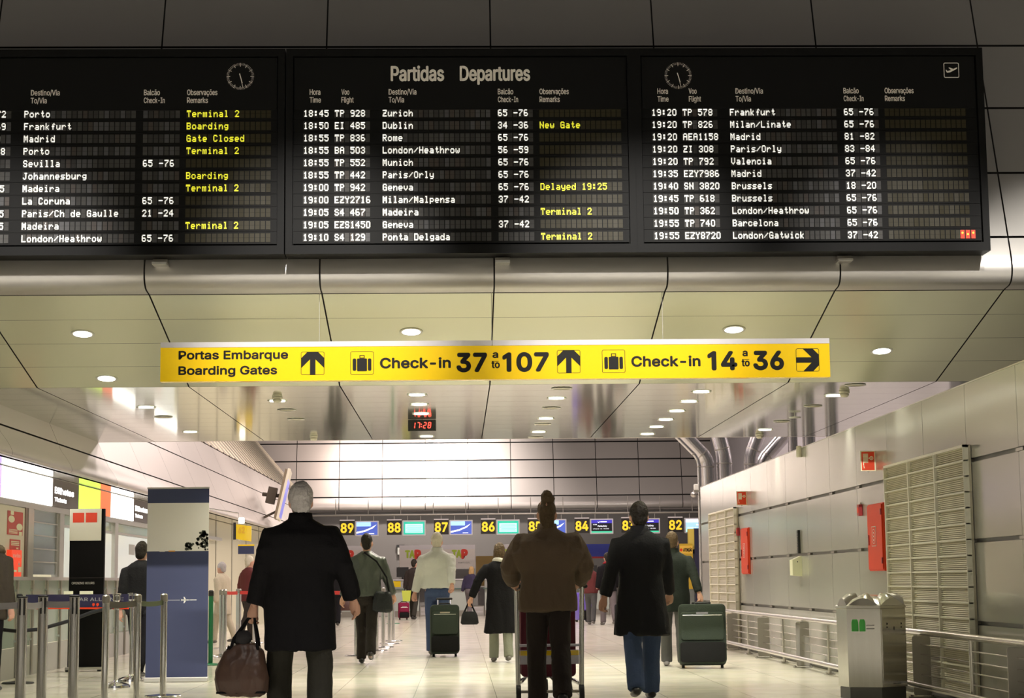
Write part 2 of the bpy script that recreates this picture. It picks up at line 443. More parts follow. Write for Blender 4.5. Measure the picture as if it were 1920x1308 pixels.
# sloping slatted roof light above the shop side
mb = MB()
for i in range(36):
    y = 25.5+i*1.08
    mb.add([(-5.42, y, 4.04), (-5.42, y+.72, 4.04), (-8.4, y+.72, 7.6), (-8.4, y, 7.6)], [(0, 1, 2, 3)], 0)
    mb.add([(-5.42, y, 4.04), (-8.4, y, 7.6), (-8.42, y, 7.58), (-5.44, y, 4.02)], [(0, 1, 2, 3)], 1)
    mb.add([(-5.44, y+.72, 4.025), (-5.44, y+1.08, 4.025), (-8.42, y+1.08, 7.585), (-8.42, y+.72, 7.585)], [(0, 1, 2, 3)], 1)
    mb.tube([(-5.42, y+.74, 4.04), (-8.40, y+.74, 7.6)], .022, 2, 6)
struct(mb.build('ceiling_slats', [mat('slat_metal', (.50, .44, .37), .4, .3), mat('slat_gap', (.10, .08, .065), .7), mat('slat_edge', (.85, .76, .60), .4)]))

# far wall of the check-in hall
frow = []
zf = [7.85, 7.2, 6.55, 5.90, 5.27, 4.63, 3.99]
yf = lambda z: 64.5+.25*(z-3.99)
for z0, z1 in zip(zf[:-1], zf[1:]): frow.append([(yf(z0), z0), (yf(z1), z1)])
frow.append([(64.5, 3.99)]+arc((64.46, 3.88), (64.34, 3.62), (64.52, 3.55), 6)+[(64.7, 3.54)])
clad('wall_back', frow, [-4.185+1.5*k for k in range(-3, 12)], lambda u, a, z: (u, a, z), (.012, .024), M_cladp, backdir=(.06, .03))
struct(MB().box(-9, 13, 65.0, 65.2, 0, 3.9).build('wall_recess', M_dk))
struct(MB().box(8.9, 9.1, 33, 65, 0, 9).build('wall_side', mat('lilac_grey_wall', (.42, .40, .44), .5)))
# unseen forecourt walls and dark columns, added for the metal to reflect
mb = MB(); mb.box(-13, 13, -6.2, -6, 0, 8.5, 0)
for k in range(9): mb.box(-12+k*3-.25, -12+k*3+.25, -6, -5.6, 0, 8.5, 1)
mb.box(-13, 13, -6, -5.8, 2.9, 3.2, 1); struct(mb.build('wall_forecourt_added', [M_cream, M_chan]))
for sx in (-1, 1): struct(MB().box(sx*13, sx*13.2, -6, 15.5, 0, 8.5).build('wall_forecourt_added', M_cream))
struct(MB().box(-7.7, -7.5, 17, 65, 0, 2.44).build('wall_shop', M_cream))

# panelled wall along the trolley rail
mb = MB()
wz = [(.03, .655), (.69, 1.318), (1.352, 1.975), (2.01, 2.628)]
wy = [15.14+1.42*k for k in range(-5, 12)]+[32.08]
for z0, z1 in wz:
    for y0, y1 in zip(wy[:-1], wy[1:]):
        a, b = y0+.004, y1-.004
        mb.box(4.2, 4.225, a, b, z0, z1, 0)
mb.box(4.235, 4.36, 8, 32.06, 0, 2.60, 1)
for z in (.672, 1.335, 1.992):
    for y in wy[1:-1]: mb.box(4.205, 4.24, y-.09, y+.09, z-.012, z+.012, 2)
mb.box(4.2, 4.37, 32.06, 32.09, 0, 2.628, 0)
mb.box(4.2, 4.37, 8, 32.09, 2.629, 2.640, 3)
struct(mb.build('wall_right', [M_wall, M_chan, M_steeld, M_alu]))

# ---------------------------------------------------------------- departures board, three cabinets
BY = 15.45
def board(label, name_rows, xof, x0, x1, clock_px, heads, title, plane, red):
    t = thing('departures_board', label, 'departures board', ((x0+x1)/2, BY, 3.83), 0, None)
    ox, oz = (x0+x1)/2, 3.83
    X = lambda px: xof(px)-ox
    Zp = lambda y: 5.53-(y-106)*.004658-oz
    hw = (x1-x0)/2
    mb = MB()
    mb.box(-hw-.058, -hw, -.03, .22, -.02, 1.765); mb.box(hw, hw+.058, -.03, .22, -.02, 1.765)
    mb.box(-hw, hw, -.03, .22, 1.70, 1.765); mb.box(-hw, hw, -.03, .22, -.02, .055)
    mb.box(-hw, hw, .02, .22, .05, 1.70)
    mb.build('cabinet', M_black, t)
    MB().box(-hw+.012, hw-.012, -.012, .02, 1.232, 1.69).build('header_panel', M_blackp, t)
    P = lambda u, v: (u, -.0135, v)
    for a, b, px0, px1 in heads:
        h = MB()
        for k, s in enumerate((a, b)):
            text(h, s, X(px0), X(px1[k]), Zp(178.2 if k == 0 else 193), .0495, P, .012)
        h.build('heading_lettering', M_let, t)
    if title:
        for s, a, b in (('Partidas', 732, 832), ('Departures', 861, 993)):
            h = MB(); text(h, s, X(a), X(b), Zp(152.8), .134, P, .022); h.build('title_lettering', M_let, t)
    if clock_px:
        cx, cz = clock_px[0]-ox, Zp(clock_px[1])
        ck = MB()
        for k in range(60):
            a = 2*PI*k/60; r0 = .097 if k % 5 else .086; wd = .0011 if k % 5 else .0024
            d = Vector((math.sin(a), 0, math.cos(a))); n = Vector((d.z, 0, -d.x))*wd; c = Vector((cx, -.0145, cz))
            ck.quad(c+d*r0-n, c+d*.117-n, c+d*.117+n, c+d*r0+n)
        face = ck.build('clock_dial', M_let, t)
        for nm, ang, ln, wd in (('hour_hand', 164, .062, .0042), ('minute_hand', 167, .105, .0028)):
            a = R(ang); d = Vector((math.sin(a), 0, math.cos(a))); n = Vector((d.z, 0, -d.x))*wd; c = Vector((cx, -.0155 if nm[0] == 'h' else -.0165, cz))
            MB().quad(c-d*.025-n, c+d*ln-n*.7, c+d*ln+n*.7, c-d*.025+n).build(nm, M_let, face)
    if plane:
        cx, cz = plane[0]-ox, Zp(plane[1]); q = .067
        pm = MB(); n = 6; out = []; inn = []
        for cxx, czz, a0 in ((q-.014, q-.014, 0), (-q+.014, q-.014, 90), (-q+.014, -q+.014, 180), (q-.014, -q+.014, 270)):
            for k in range(n+1):
                a = R(a0+90*k/n); out.append((cx+cxx+.014*math.cos(a), -.0145, cz+czz+.014*math.sin(a))); inn.append((cx+cxx+.008*math.cos(a), -.0145, cz+czz+.008*math.sin(a)))
        N = len(out); pm.add(out+inn, [(j, (j+1) % N, N+(j+1) % N, N+j) for j in range(N)])
        pl = [(-.05, .004), (-.043, .004), (-.034, -.008), (-.004, .002), (-.024, .022), (-.014, .024), (.018, .012), (.040, .022), (.052, .024), (.050, .016), (.036, .006), (-.010, -.018), (-.036, -.022), (-.045, -.014)]
        pm.add([(cx+a, -.0145, cz+b) for a, b in pl], [tuple(range(len(pl)))])
        pm.build('takeoff_pictogram', M_let, t)
    cells = [(570, 5), (628, 7), (717, 21), (932, 7), (1010, 16)]
    pit = xof(579.67)-xof(570)
    for i, (fl, dest, chk, rem) in enumerate(name_rows):
        zc = 5.033-oz-.1077*i
        r = MB()
        r.box(-hw+.006, hw-.006, .0, .018, zc-.0525, zc+.0525, 0)
        for ci, (px, n) in enumerate(cells):
            for k in range(n):
                xa = X(px)+k*pit-.004; tilt = random.gauss(0, .0006); tz = random.gauss(0, .0006)
                mi = 5 if ci == 4 else random.choice((1, 1, 2, 2, 3, 4)) if ci else 2
                wv = pit-.0075
                for za, zb in ((zc-.037, zc-.0008), (zc+.0008, zc+.037)):
                    r.add([(xa, -.005+tilt, za), (xa+wv, -.005-tilt, za), (xa+wv, -.005-tilt+tz, zb), (xa, -.005+tilt+tz, zb)], [(0, 1, 2, 3)], mi)
        row = r.build('flap_row', [M_black]+M_flap+[M_flapy], t)
        if red and i == 10:
            for k in range(3):
                xa = X(1143)+k*pit*1.05; q = MB(); q.box(xa, xa+pit-.008, -.010, -.005, zc-.037, zc+.037, 0)
                q.ell((xa+.018, -.011, zc+.012-.012*(k == 1)), (.009, .002, .009), 1, 8, 6)
                o = q.build('test_flap', [M_fr, M_fy], row)
        fm = MB()
        tm, fn_ = fl
        flap_text(fm, tm, X(570), zc, -.0085, pit); flap_text(fm, fn_, X(628), zc, -.0085, pit)
        flap_text(fm, dest, X(717), zc, -.0085, pit); flap_text(fm, chk, X(932), zc, -.0085, pit)
        flap_text(fm, rem, X(1010), zc, -.0085, pit, mi=1)
        if fm.v: fm.build('row_lettering', [M_fw, M_fy], row)
    return t
H5 = [('Hora', 'Time', 581, (601, 602)), ('Voo', 'Flight', 640, (655, 663)), ('Destino/Via', 'To/Via', 728, (780, 757)), ('Balcão', 'Check-In', 932, (961, 970)), ('Observações', 'Remarks', 1010, (1065, 1048))]
rows1 = [(('', '   972'), 'Porto', '', 'Terminal 2'), (('', '   169'), 'Frankfurt', '', 'Boarding'), (('', '   20'), 'Madrid', '', 'Gate Closed'),
 (('', '   978'), 'Porto', '', 'Terminal 2'), (('', '   68'), 'Sevilla', '65 -76', ''), (('', '   79'), 'Johannesburg', '', 'Boarding'), (('', '   965'), 'Madeira', '', 'Terminal 2'),
 (('', '   76'), 'La Coruna', '65 -76', ''), (('', '   925'), 'Paris/Ch de Gaulle', '21 -24', ''), (('', '   645'), 'Madeira', '', 'Terminal 2'), (('', '   58'), 'London/Heathrow', '65 -76', '')]
rows2 = [(('18:45', 'TP 928'), 'Zurich', '65 -76', ''), (('18:50', 'EI 485'), 'Dublin', '34 -36', 'New Gate'), (('18:55', 'TP 836'), 'Rome', '65 -76', ''),
 (('18:55', 'BA 503'), 'London/Heathrow', '56 -59', ''), (('18:55', 'TP 552'), 'Munich', '65 -76', ''), (('18:55', 'TP 442'), 'Paris/Orly', '65 -76', ''), (('19:00', 'TP 942'), 'Geneva', '65 -76', 'Delayed 19:25'),
 (('19:00', 'EZY2716'), 'Milan/Malpensa', '37 -42', ''), (('19:05', 'S4 467'), 'Madeira', '', 'Terminal 2'), (('19:05', 'EZS1450'), 'Geneva', '37 -42', ''), (('19:10', 'S4 129'), 'Ponta Delgada', '', 'Terminal 2')]
rows3 = [(('19:20', 'TP 578'), 'Frankfurt', '65 -76', ''), (('19:20', 'TP 826'), 'Milan/Linate', '65 -76', ''), (('19:20', 'AEA1158'), 'Madrid', '81 -82', ''),
 (('19:20', 'ZI 308'), 'Paris/Orly', '83 -84', ''), (('19:20', 'TP 792'), 'Valencia', '65 -76', ''), (('19:35', 'EZY7986'), 'Madrid', '37 -42', ''), (('19:40', 'SN 3820'), 'Brussels', '18 -20', ''),
 (('19:45', 'TP 618'), 'Brussels', '65 -76', ''), (('19:50', 'TP 362'), 'London/Heathrow', '65 -76', ''), (('19:55', 'TP 740'), 'Barcelona', '65 -76', ''), (('19:55', 'EZY8720'), 'London/Gatwick', '37 -42', '')]
x1of = lambda px: -1.526-(1175-px)*.0047
x2of = lambda px: -1.399+(px-550)*.00459
x3of = lambda px: 1.586+(px-550)*.00459
board('black flap departures board cut off by the frame, listing Johannesburg and Sevilla', rows1, x1of, x1of(550), -1.526, (-1.849, 143), H5[2:], False, None, False)
board('middle black flap departures board headed Partidas Departures', rows2, x2of, -1.399, 1.471, None, H5, True, None, False)
board('black flap departures board with white takeoff pictogram and three red flaps', rows3, x3of, 1.586, 4.5, (1.911, 143.5), H5, False, (4.286, 134.5), True)
for x, lab in ((-2.537, 'small steel bracket under the board listing Johannesburg'), (.385, 'small steel bracket under the board headed Partidas Departures'), (3.336, 'small steel bracket under the board with the takeoff pictogram')):
    t = thing('board_bracket', lab, 'bracket', (x, 15.6, 3.770), 0, 'brackets under the departures boards')
    MB().box(-.062, .062, -.06, .13, -.02, .0).build('plate', M_alu, t)
    MB().box(-.062, .062, .0, .13, .0, .032).build('arm', M_steeld, t)

# ---------------------------------------------------------------- yellow wayfinding sign
t = thing('hanging_sign', 'long yellow hanging sign for boarding gates and check-in with black arrows', 'sign', (.335, 15.95, 2.785))
SW = 2.907
tx = lambda px: -2.572+(px-303)*.0046533-.335
MB().box(-SW, SW, -.05, .05, 0, .295).build('yellow_panel', M_yelb, t)
rl = MB(); rl.box(-SW, -.042, -.056, .056, .295, .34); rl.box(-.038, SW, -.056, .056, .295, .34); rl.build('top_rail', M_rail, t)
for xw in (-1.207-.335, 1.79-.335, .293-.335):
    MB().tube([(xw, 0, .33), (xw, .0, .775)], .0022, 0, 6).build('wire', M_steeld, t)
P = lambda u, v: (u, -.0512, v)
def words_on(parent, m, *args, **kw):
    q = MB(); text(q, *args, **kw); return q.build('lettering', m, parent)
for body, a, b, base, cap, bold in (('Portas Embarque', 336.4, 539.5, .190, .0765, .030), ('Boarding Gates', 336.4, 519.2, .056, .0765, .030), ('Check-in', 709.8, 841.8, .101, .093, .030), ('37', 852, 909.5, .064, .170, .036),
        ('a', 919.5, 930.5, .186, .064, .03), ('to', 917.4, 933.3, .097, .066, .03), ('107', 938, 1025, .064, .170, .036), ('Check-in', 1179, 1309, .101, .093, .030), ('14', 1322, 1378, .064, .170, .036),
        ('a', 1388, 1398, .186, .064, .03), ('to', 1386, 1401.5, .097, .066, .03), ('36', 1407.7, 1466, .064, .170, .036)):
    words_on(t, M_ink, body, tx(a), tx(b), base, cap, P, bold)
for a, b in ((918, 931), (1387, 1400.5)): MB().quad(P(tx(a), .155), P(tx(b), .155), P(tx(b), .1605), P(tx(a), .1605)).build('divider_line', M_ink, t)
def picto(kind, cx):
    cz, q = .150, .1015; m = MB(); out = []; inn = []
    for sx, sz, a0 in ((1, 1, 0), (-1, 1, 90), (-1, -1, 180), (1, -1, 270)):
        for k in range(5):
            a = R(a0+22.5*k)
            out.append(P(cx+sx*(q-.016)+.016*math.cos(a), cz+sz*(q-.016)+.016*math.sin(a)))
            inn.append(P(cx+sx*(q-.016)+.0115*math.cos(a), cz+sz*(q-.016)+.0115*math.sin(a)))
    N = len(out); m.add(out+inn, [(j, (j+1) % N, N+(j+1) % N, N+j) for j in range(N)])
    if kind == 'case':
        def rr(x0, x1, z0, z1, r=.008):
            pts = []
            for ax, az, a0 in ((x1-r, z1-r, 0), (x0+r, z1-r, 90), (x0+r, z0+r, 180), (x1-r, z0+r, 270)):
                for k in range(4): a = R(a0+30*k); pts.append(P(cx+ax+r*math.cos(a), cz+az+r*math.sin(a)))
            m.add(pts, [tuple(range(len(pts)))])
        rr(-.043, .043, -.072, .040); rr(-.081, -.050, -.068, .040, .012); rr(.050, .081, -.068, .040, .012)
        m.quad(P(cx-.022, cz+.041), P(cx+.022, cz+.041), P(cx+.022, cz+.047), P(cx-.022, cz+.047))
        for a, b in ((-.022, -.015), (.015, .022)): m.quad(P(cx+a, cz+.041), P(cx+b, cz+.041), P(cx+b, cz+.068), P(cx+a, cz+.068))
        m.quad(P(cx-.022, cz+.062), P(cx+.022, cz+.062), P(cx+.022, cz+.069), P(cx-.022, cz+.069))
    else:
        def pt(x, z): return P(cx+x, cz+z) if kind == 'up' else P(cx+z, cz-x)
        w_ = .1; m.add([pt(-.024, -w_), pt(.024, -w_), pt(.024, .028), pt(-.024, .028)], [(0, 1, 2, 3)])
        m.add([pt(-.046, w_), pt(.046, w_), pt(w_, .046), pt(w_, -.042), pt(.024, .034), pt(0, .058), pt(-.024, .034), pt(-w_, -.042), pt(-w_, .046)], [(0, 1, 5), (1, 2, 3, 4, 5), (0, 5, 6, 7, 8)])
        m.add([pt(-.024, .028), pt(.024, .028), pt(.024, .034), pt(0, .058), pt(-.024, .034)], [(0, 1, 2, 3, 4)])
    m.build('arrow_pictogram' if kind != 'case' else 'suitcase_pictogram', M_ink, t)
picto('up', tx(585)); picto('case', tx(676.6)); picto('up', tx(1062)); picto('case', tx(1146)); picto('right', tx(1510.5))

# ---------------------------------------------------------------- ceiling fittings
def downlight(x, y, z, lit, label, tiltx=0, power=150):
    t = thing('downlight', label, 'ceiling light', (x, y, z)); t.rotation_euler = (tiltx, 0, 0)
    MB().lathe([(.085, -.001), (.108, -.003), (.108, -.007), (.098, -.010), (.085, -.008)], n=28, cap=False).build('trim_ring', M_trimw, t, smooth=True)
    MB().lathe([(.001, -.004), (.05, -.0045), (.086, -.005), (.086, -.0015), (.001, -.001)], n=28).build('lens', M_lamp if lit else M_off, t, smooth=True)
    if lit:
        d = bpy.data.lights.new('downlight_lamp', 'SPOT'); d.energy = power if x < 4 else power*.33; d.color = (1, .95, .76); d.spot_size = R(112 if x < 4 else 74); d.spot_blend = .9; d.shadow_soft_size = .08
        o = bpy.data.objects.new('downlight_lamp', d); COL.objects.link(o); o.parent = t; o.location = (0, 0, -.03)
sa = math.atan2(.55, 2.415)
for x, y, z, lab in ((-3.444, 16.88, 3.342, 'lit downlight in the sloped soffit near the shop side, upper of two'), (-3.449, 18.09, 3.064, 'lit downlight in the sloped soffit near the shop side, lower of two'),
                     (-.432, 16.88, 3.342, 'lit downlight in the sloped soffit above the numbers thirty-seven to one hundred and seven'), (2.555, 16.875, 3.343, 'lit downlight in the sloped soffit above the numbers fourteen to thirty-six'), (4.065, 17.47, 3.207, 'lit downlight in the sloped soffit beyond the yellow sign by the panelled wall')):
    downlight(x, y, z-.001, True, lab, -sa, 150)
cols = [(-3.46, 'nearest the shops', [(20.46, 1), (21.66, 0), (23.84, 1)]), (-1.95, 'ahead of the black-coated man', [(19.85, 1), (20.9, 0), (22.1, 0)]), (-.435, 'of the red digital clock', [(19.3, 1), (20.36, 1), (21.5, 1), (24.9, 1)]),
        (1.056, 'over the trolley pusher', [(18.75, 0), (19.78, 1), (20.9, 0), (22.27, 1), (23.1, 0), (24.28, 1), (25.2, 0)]), (2.547, 'in line with the number fourteen', [(19.2, 1), (20.25, 1), (21.4, 1), (22.55, 1), (23.62, 1), (24.79, 1)]),
        (4.05, 'along the panelled wall', [(18.62, 0), (19.71, 1), (20.9, 0), (22.95, 0), (24.23, 1)])]
ORD = ['first', 'second', 'third', 'fourth', 'fifth', 'sixth', 'seventh']
for x, nm, ls in cols:
    for i, (y, lit) in enumerate(ls):
        downlight(x, y, 2.999, lit, '%s downlight, %s from the yellow sign, row %s' % ('lit' if lit else 'dim', ORD[i], nm))
for x, y, lab in ((-1.91, 19.42, 'cream smoke detector on the mirror ceiling under the word Gates'), (-1.94, 24.7, 'cream smoke detector at the hall edge of the ceiling, toward the shops'), (4.07, 19.26, 'cream smoke detector by the panelled wall near the yellow sign'), (4.09, 24.94, 'cream smoke detector at the hall edge of the ceiling by the panelled wall')):
    t = thing('smoke_detector', lab, 'smoke detector', (x, y, 2.999), 0, 'smoke detectors on the mirror ceiling')
    MB().lathe([(.002, -.001), (.055, -.001), (.055, -.02), (.05, -.022), (.002, -.022)], n=20).build('base', M_cream, t, smooth=True)
    MB().lathe([(.035, -.022), (.048, -.03), (.048, -.045), (.032, -.062), (.002, -.066)], n=20).build('sensor_head', M_cream, t, smooth=True)
t = thing('digital_clock', 'black digital clock with red digits 17:28 hanging from the ceiling', 'clock', (-.443, 22.3, 2.86), R(-6))
MB().rbox(-.168, .168, -.03, .03, 0, .135, .006).build('case', M_rubber, t)
MB().tube([(0, 0, .13), (0, 0, .142)], .012).build('stem', M_steeld, t)
SEG = {'1': 'bc', '7': 'abc', '2': 'abged', '8': 'abcdefg'}
s = MB(); M_seg = mat('red_led', (.6, .02, .01), .4, emit=(1, .045, .03), es=5)
def seg(x, ch):
    W, H, w_ = .030, .066, .0085; z0 = .034; sk = lambda x_, z: x_+.12*(z-z0)
    for k in SEG[ch]:
        if k in 'agd':
            z = {'a': z0+H, 'g': z0+H/2, 'd': z0}[k]; s.quad((sk(x+.004, z), -.0315, z-w_/2), (sk(x+W-.004, z), -.0315, z-w_/2), (sk(x+W-.004, z), -.0315, z+w_/2), (sk(x+.004, z), -.0315, z+w_/2))
        else:
            xx = x if k in 'fe' else x+W; za, zb = ((z0+H/2+.003, z0+H-.002) if k in 'fb' else (z0+.002, z0+H/2-.003))
            s.quad((sk(xx-w_/2, za), -.0315, za), (sk(xx+w_/2, za), -.0315, za), (sk(xx+w_/2, zb), -.0315, zb), (sk(xx-w_/2, zb), -.0315, zb))
for x, ch in ((-.118, '1'), (-.060, '7'), (.018, '2'), (.074, '8')): seg(x, ch)
for z in (.052, .080): s.quad((-.010, -.0315, z-.005), (.0, -.0315, z-.005), (.0, -.0315, z+.005), (-.010, -.0315, z+.005))
s.build('digits', M_seg, t)
t = thing('pendant_sensor', 'thin pendant sensor under the ceiling by the panelled wall', 'sensor', (4.04, 22.0, 2.999))
MB().tube([(0, 0, 0), (0, 0, -.03)], .006).build('rod', M_alu, t); MB().lathe([(.001, -.03), (.07, -.03), (.07, -.042), (.001, -.045)], n=20).build('dish', M_trimw, t, smooth=True)
# ---------------------------------------------------------------- along the panelled wall
WX = 4.2
def grille(y0, y1, label):
    t = thing('air_grille', label, 'air grille', (WX, (y0+y1)/2, .06)); L = (y1-y0)/2; H = 2.06
    MB().box(-.03, -.005, -L+.01, L-.01, 0, H).build('back_box', M_grback, t)
    fr = MB()
    w3 = (y1-y0)/3
    for k in range(4): fr.box(-.075, -.028, -L+k*w3-.012*(k > 0), -L+k*w3+.012*(k < 3), 0, H)
    fr.box(-.075, -.028, -L, L, H-.02, H); fr.box(-.075, -.028, -L, L, 0, .02)
    for k in range(1, 16): fr.box(-.068, -.034, -L, L, k*H/16-.006, k*H/16+.006)
    fr.build('grille_frame', M_mirf, t)
    sl_ = MB(); n = 128
    for k in range(n):
        z = (k+.5)*H/n
        sl_.add([(-.052, -L+.01, z-.0050), (-.052, L-.01, z-.0050), (-.047, L-.01, z+.0050), (-.047, -L+.01, z+.0050)], [(0, 1, 2, 3)])
    sl_.build('slat', M_mir, t)
grille(14.99, 17.84, 'tall cream air grille behind the steel bin'); grille(27.75, 30.6, 'tall cream air grille at the hall end of the panelled wall')
def fire_sign(y, label):
    t = thing('fire_hose_sign', label, 'sign', (4.05, y, 2.11))
    MB().box(0, .15, -.006, .006, 0, .205).build('plate', M_lum, t)
    q = MB(); P = lambda u, v: (u, -.0075, v)
    q.box(.010, .140, -.0072, -.006, .010, .195); q.build('red_field', M_red, t)
    r = MB()
    for k in range(11): r.quad(P(.024, .085+k*.0085), P(.077, .085+k*.0085), P(.077, .0915+k*.0085), P(.024, .0915+k*.0085))
    r.add([P(.026+.0, .06), P(.034, .06), P(.034, .085), P(.026, .085)], [(0, 1, 2, 3)]); r.add([P(.03, .03), P(.04, .03), P(.034, .058), P(.028, .058)], [(0, 1, 2, 3)])
    r.quad(P(.077, .128), P(.096, .128), P(.096, .134), P(.077, .134)); r.disc((.110, -.0075, .131), .020, 'y', 18, 0, .0135)
    r.quad(P(.0955, .129), P(.1245, .129), P(.1245, .133), P(.0955, .133)); r.quad(P(.108, .1165), P(.112, .1165), P(.112, .1455), P(.108, .1455))
    r.build('hose_pictogram', M_lum, t)
    MB().tube([(.075, 0, -.012), (.075, 0, .0)], .008).build('clip', M_steeld, t)
fire_sign(18.5, 'red hose reel sign above the red cabinet nearest the steel bin'); fire_sign(26.9, 'red hose reel sign above the distant red cabinet')
def cabinet(y, label):
    t = thing('fire_hose_cabinet', label, 'fire cabinet', (WX, y, 1.112))
    MB().box(-.022, -.002, -.33, .33, 0, .67).build('body', M_red, t)
    d = MB(); d.box(-.036, -.022, -.315, .315, .014, .656); door = d.build('door', M_red, t)
    MB().box(-.046, -.036, .245, .275, .26, .36).build('handle', M_redd, door)
    h = MB()
    for z in (.07, .55): h.box(-.045, -.033, -.322, -.292, z, z+.06)
    h.build('hinge_edge', M_redd, door)
    lb = MB(); lb.box(-.0385, -.036, -.06, .13, .245, .445); l2 = lb.build('label_plate', M_white, door)
    q = MB(); X = -.0392
    q.quad((X, -.052, .252), (X, .122, .252), (X, .122, .438), (X, -.052, .438)); l3 = q.build('label_print', M_red, l2)
    q = MB()
    for k in range(4): q.add([(X-.0006, .035+(.045-.0)*math.cos(a)*(1 if k % 2 else 1), .29+.036*k+.02*math.sin(a)) for a in [2*PI*j/16 for j in range(16)]]+[(X-.0006, .035+.036*math.cos(a), .29+.036*k+.013*math.sin(a)) for a in [2*PI*j/16 for j in range(16)]], [(j, (j+1) % 16, 16+(j+1) % 16, 16+j) for j in range(16)])
    q.build('hose_print', M_white, l2)
cabinet(18.48, 'red hose reel cabinet on the wall next to the bin grille'); cabinet(27.03, 'red hose reel cabinet beside the hall end grille')
for y, lab in ((19.2, 'small dark red alarm button near the grille behind the bin'), (27.68, 'small dark red alarm button by the hall end grille')):
    t = thing('alarm_button', lab, 'alarm button', (WX, y, 1.685))
    MB().rbox(-.05, .05, -.0, .04, 0, .12, .01).build('housing', M_redd, t).rotation_euler = (0, 0, R(90)); t.children[0].location = (-.002, 0, 0)
    MB().box(-.045, -.04, -.03, .03, .03, .09).build('push_plate', M_red, t)
    MB().tube([(-.01, 0, .12), (-.01, 0, .14)], .008).build('conduit_stub', M_steeld, t)
t = thing('paper_dispenser', 'cream dispenser box on the panelled wall below the dark strip', 'dispenser', (WX, 22.78, 1.07))
MB().loft([[(0, -.1, 0), (0, .1, 0), (-.115, .1, .012), (-.115, -.1, .012)], [(0, -.1, .25), (0, .1, .25), (-.115, .1, .20), (-.115, -.1, .20)]]).build('body', M_lum, t)
MB().box(-.06, -.05, -.104, -.1, .17, .185).build('lock', M_ink, t)
t = thing('thermometer_strip', 'dark vertical strip on the panelled wall above the cream dispenser', 'wall strip', (WX, 22.78, 1.35))
MB().box(-.03, 0, -.04, .04, 0, .285).build('backing', M_rubber, t)
q = MB()
for k in range(7): q.quad((-.0305, -.02-.012*(k % 2), .03+k*.034), (-.0305, .025, .03+k*.034), (-.0305, .025, .042+k*.034), (-.0305, -.02-.012*(k % 2), .042+k*.034))
q.build('strip_marking', M_steel, t)
t = thing('wall_sounder', 'small cream sounder on the top edge of the panelled wall', 'sounder', (4.17, 22.5, 2.52))
MB().lathe([(.002, 0), (.03, 0), (.034, .01), (.034, .12), (.03, .135), (.002, .14)], n=14).build('body', M_cream, t, smooth=True); MB().box(0, .03, -.02, .02, .03, .11).build('mount', M_alu, t)

# low trolley rail
t = thing('trolley_guard_rail', 'low steel trolley guard rail running along the panelled wall', 'railing', (4.04, 22, 0))
def hrail(x, z, r, nm): MB().tube([(x, -9.5, z), (x, 7.6, z)], r, 0, 14).build(nm, M_steel, t, smooth=True)
hrail(0, .568, .027, 'top_rail'); hrail(-.075, .118, .026, 'bumper_rail')
for z in (.20, .29, .375, .46): hrail(.0, z, .006, 'wire_rail')
for k in range(6):
    y = 14.66+2.845*k-22
    p = MB(); p.tube([(0, y, 0), (0, y, .55)], .02, 0, 12); post = p.build('post', M_steel, t, smooth=True)
    f = MB(); f.lathe([(.002, .010), (.06, .010), (.065, .004), (.065, 0.001), (.002, 0.001)], (0, y, 0), 16); f.box(-.075, 0, y-.012, y+.012, .108, .128)
    for a in range(4): f.tube([(.045*math.cos(a*PI/2+.8), y+.045*math.sin(a*PI/2+.8), .008), (.045*math.cos(a*PI/2+.8), y+.045*math.sin(a*PI/2+.8), .022)], .008)
    f.build('foot_frame', M_steeld, post)
for k in range(6):
    y = 13.45+2.83*k-22
    q = MB(); q.rbox(-.075, .085, y-.006, y+.006, .02, .535, .02); pl = q.build('stiffener_plate', M_steeld, t)
    f = MB(); f.box(-.11, .11, y-.04, y+.04, .001, .012)
    for a, b in ((-.09, -.02), (.09, -.02), (.09, .02), (-.09, .02)): f.tube([(a, y+b, .01), (a, y+b, .026)], .009)
    f.build('foot_frame', M_steeld, pl)

# litter bin
t = thing('litter_bin', 'brushed steel litter bin with domed lid and green sticker by the rail', 'litter bin', (3.645, 16.45, 0), R(4))
foot = [(0, -.285), (.262, -.165), (.300, .03), (.20, .27), (-.20, .27), (-.300, .03), (-.262, -.165)]
sc = lambda k, z, dz=0: [(x*k, y*k, z) for x, y in foot]
MB().loft([sc(.955, 0), sc(.955, .095)]).build('plinth', mat('bin_plinth', (.16, .16, .16), .4, .6), t)
M_bin = mat('bin_steel', (.74, .72, .68), .17, 1, nscale=5, namt=.05, stretch=(9, 9, .3), bump=.06, bscale=2)
MB().loft([sc(.97, .095), sc(1, .10), sc(1.01, .775), sc(.99, .785)]).build('body', M_bin, t)
def onface(a, b, u, z, out): # point on a body face
    ax, ay = foot[a]; bx, by = foot[b]; dx, dy = bx-ax, by-ay; L = math.hypot(dx, dy); n = (dy/L, -dx/L); k = 1.0+.015*z
    return ((ax+dx*u)*k+n[0]*out, (ay+dy*u)*k+n[1]*out, z)
d = MB(); vs = [onface(0, 1, u, z, o) for o in (.001, .008) for u, z in ((.04, .112), (.95, .112), (.95, .765), (.04, .765))]
d.add(vs, [(0, 1, 2, 3), (4, 5, 6, 7), (0, 1, 5, 4), (1, 2, 6, 5), (2, 3, 7, 6), (3, 0, 4, 7)]); door = d.build('door', M_bin, t)
l = MB()
for u in (.22, .78):
    c = onface(0, 1, u, .645, .009); l.disc(c, .010, 'y', 10)
    c = onface(0, 1, u, .615, .009); l.disc(c, .008, 'y', 10)
l.quad(onface(0, 1, .49, .59, .0095), onface(0, 1, .52, .59, .0095), onface(0, 1, .52, .62, .0095), onface(0, 1, .49, .62, .0095))
l.build('lock_edge', M_ink, door)
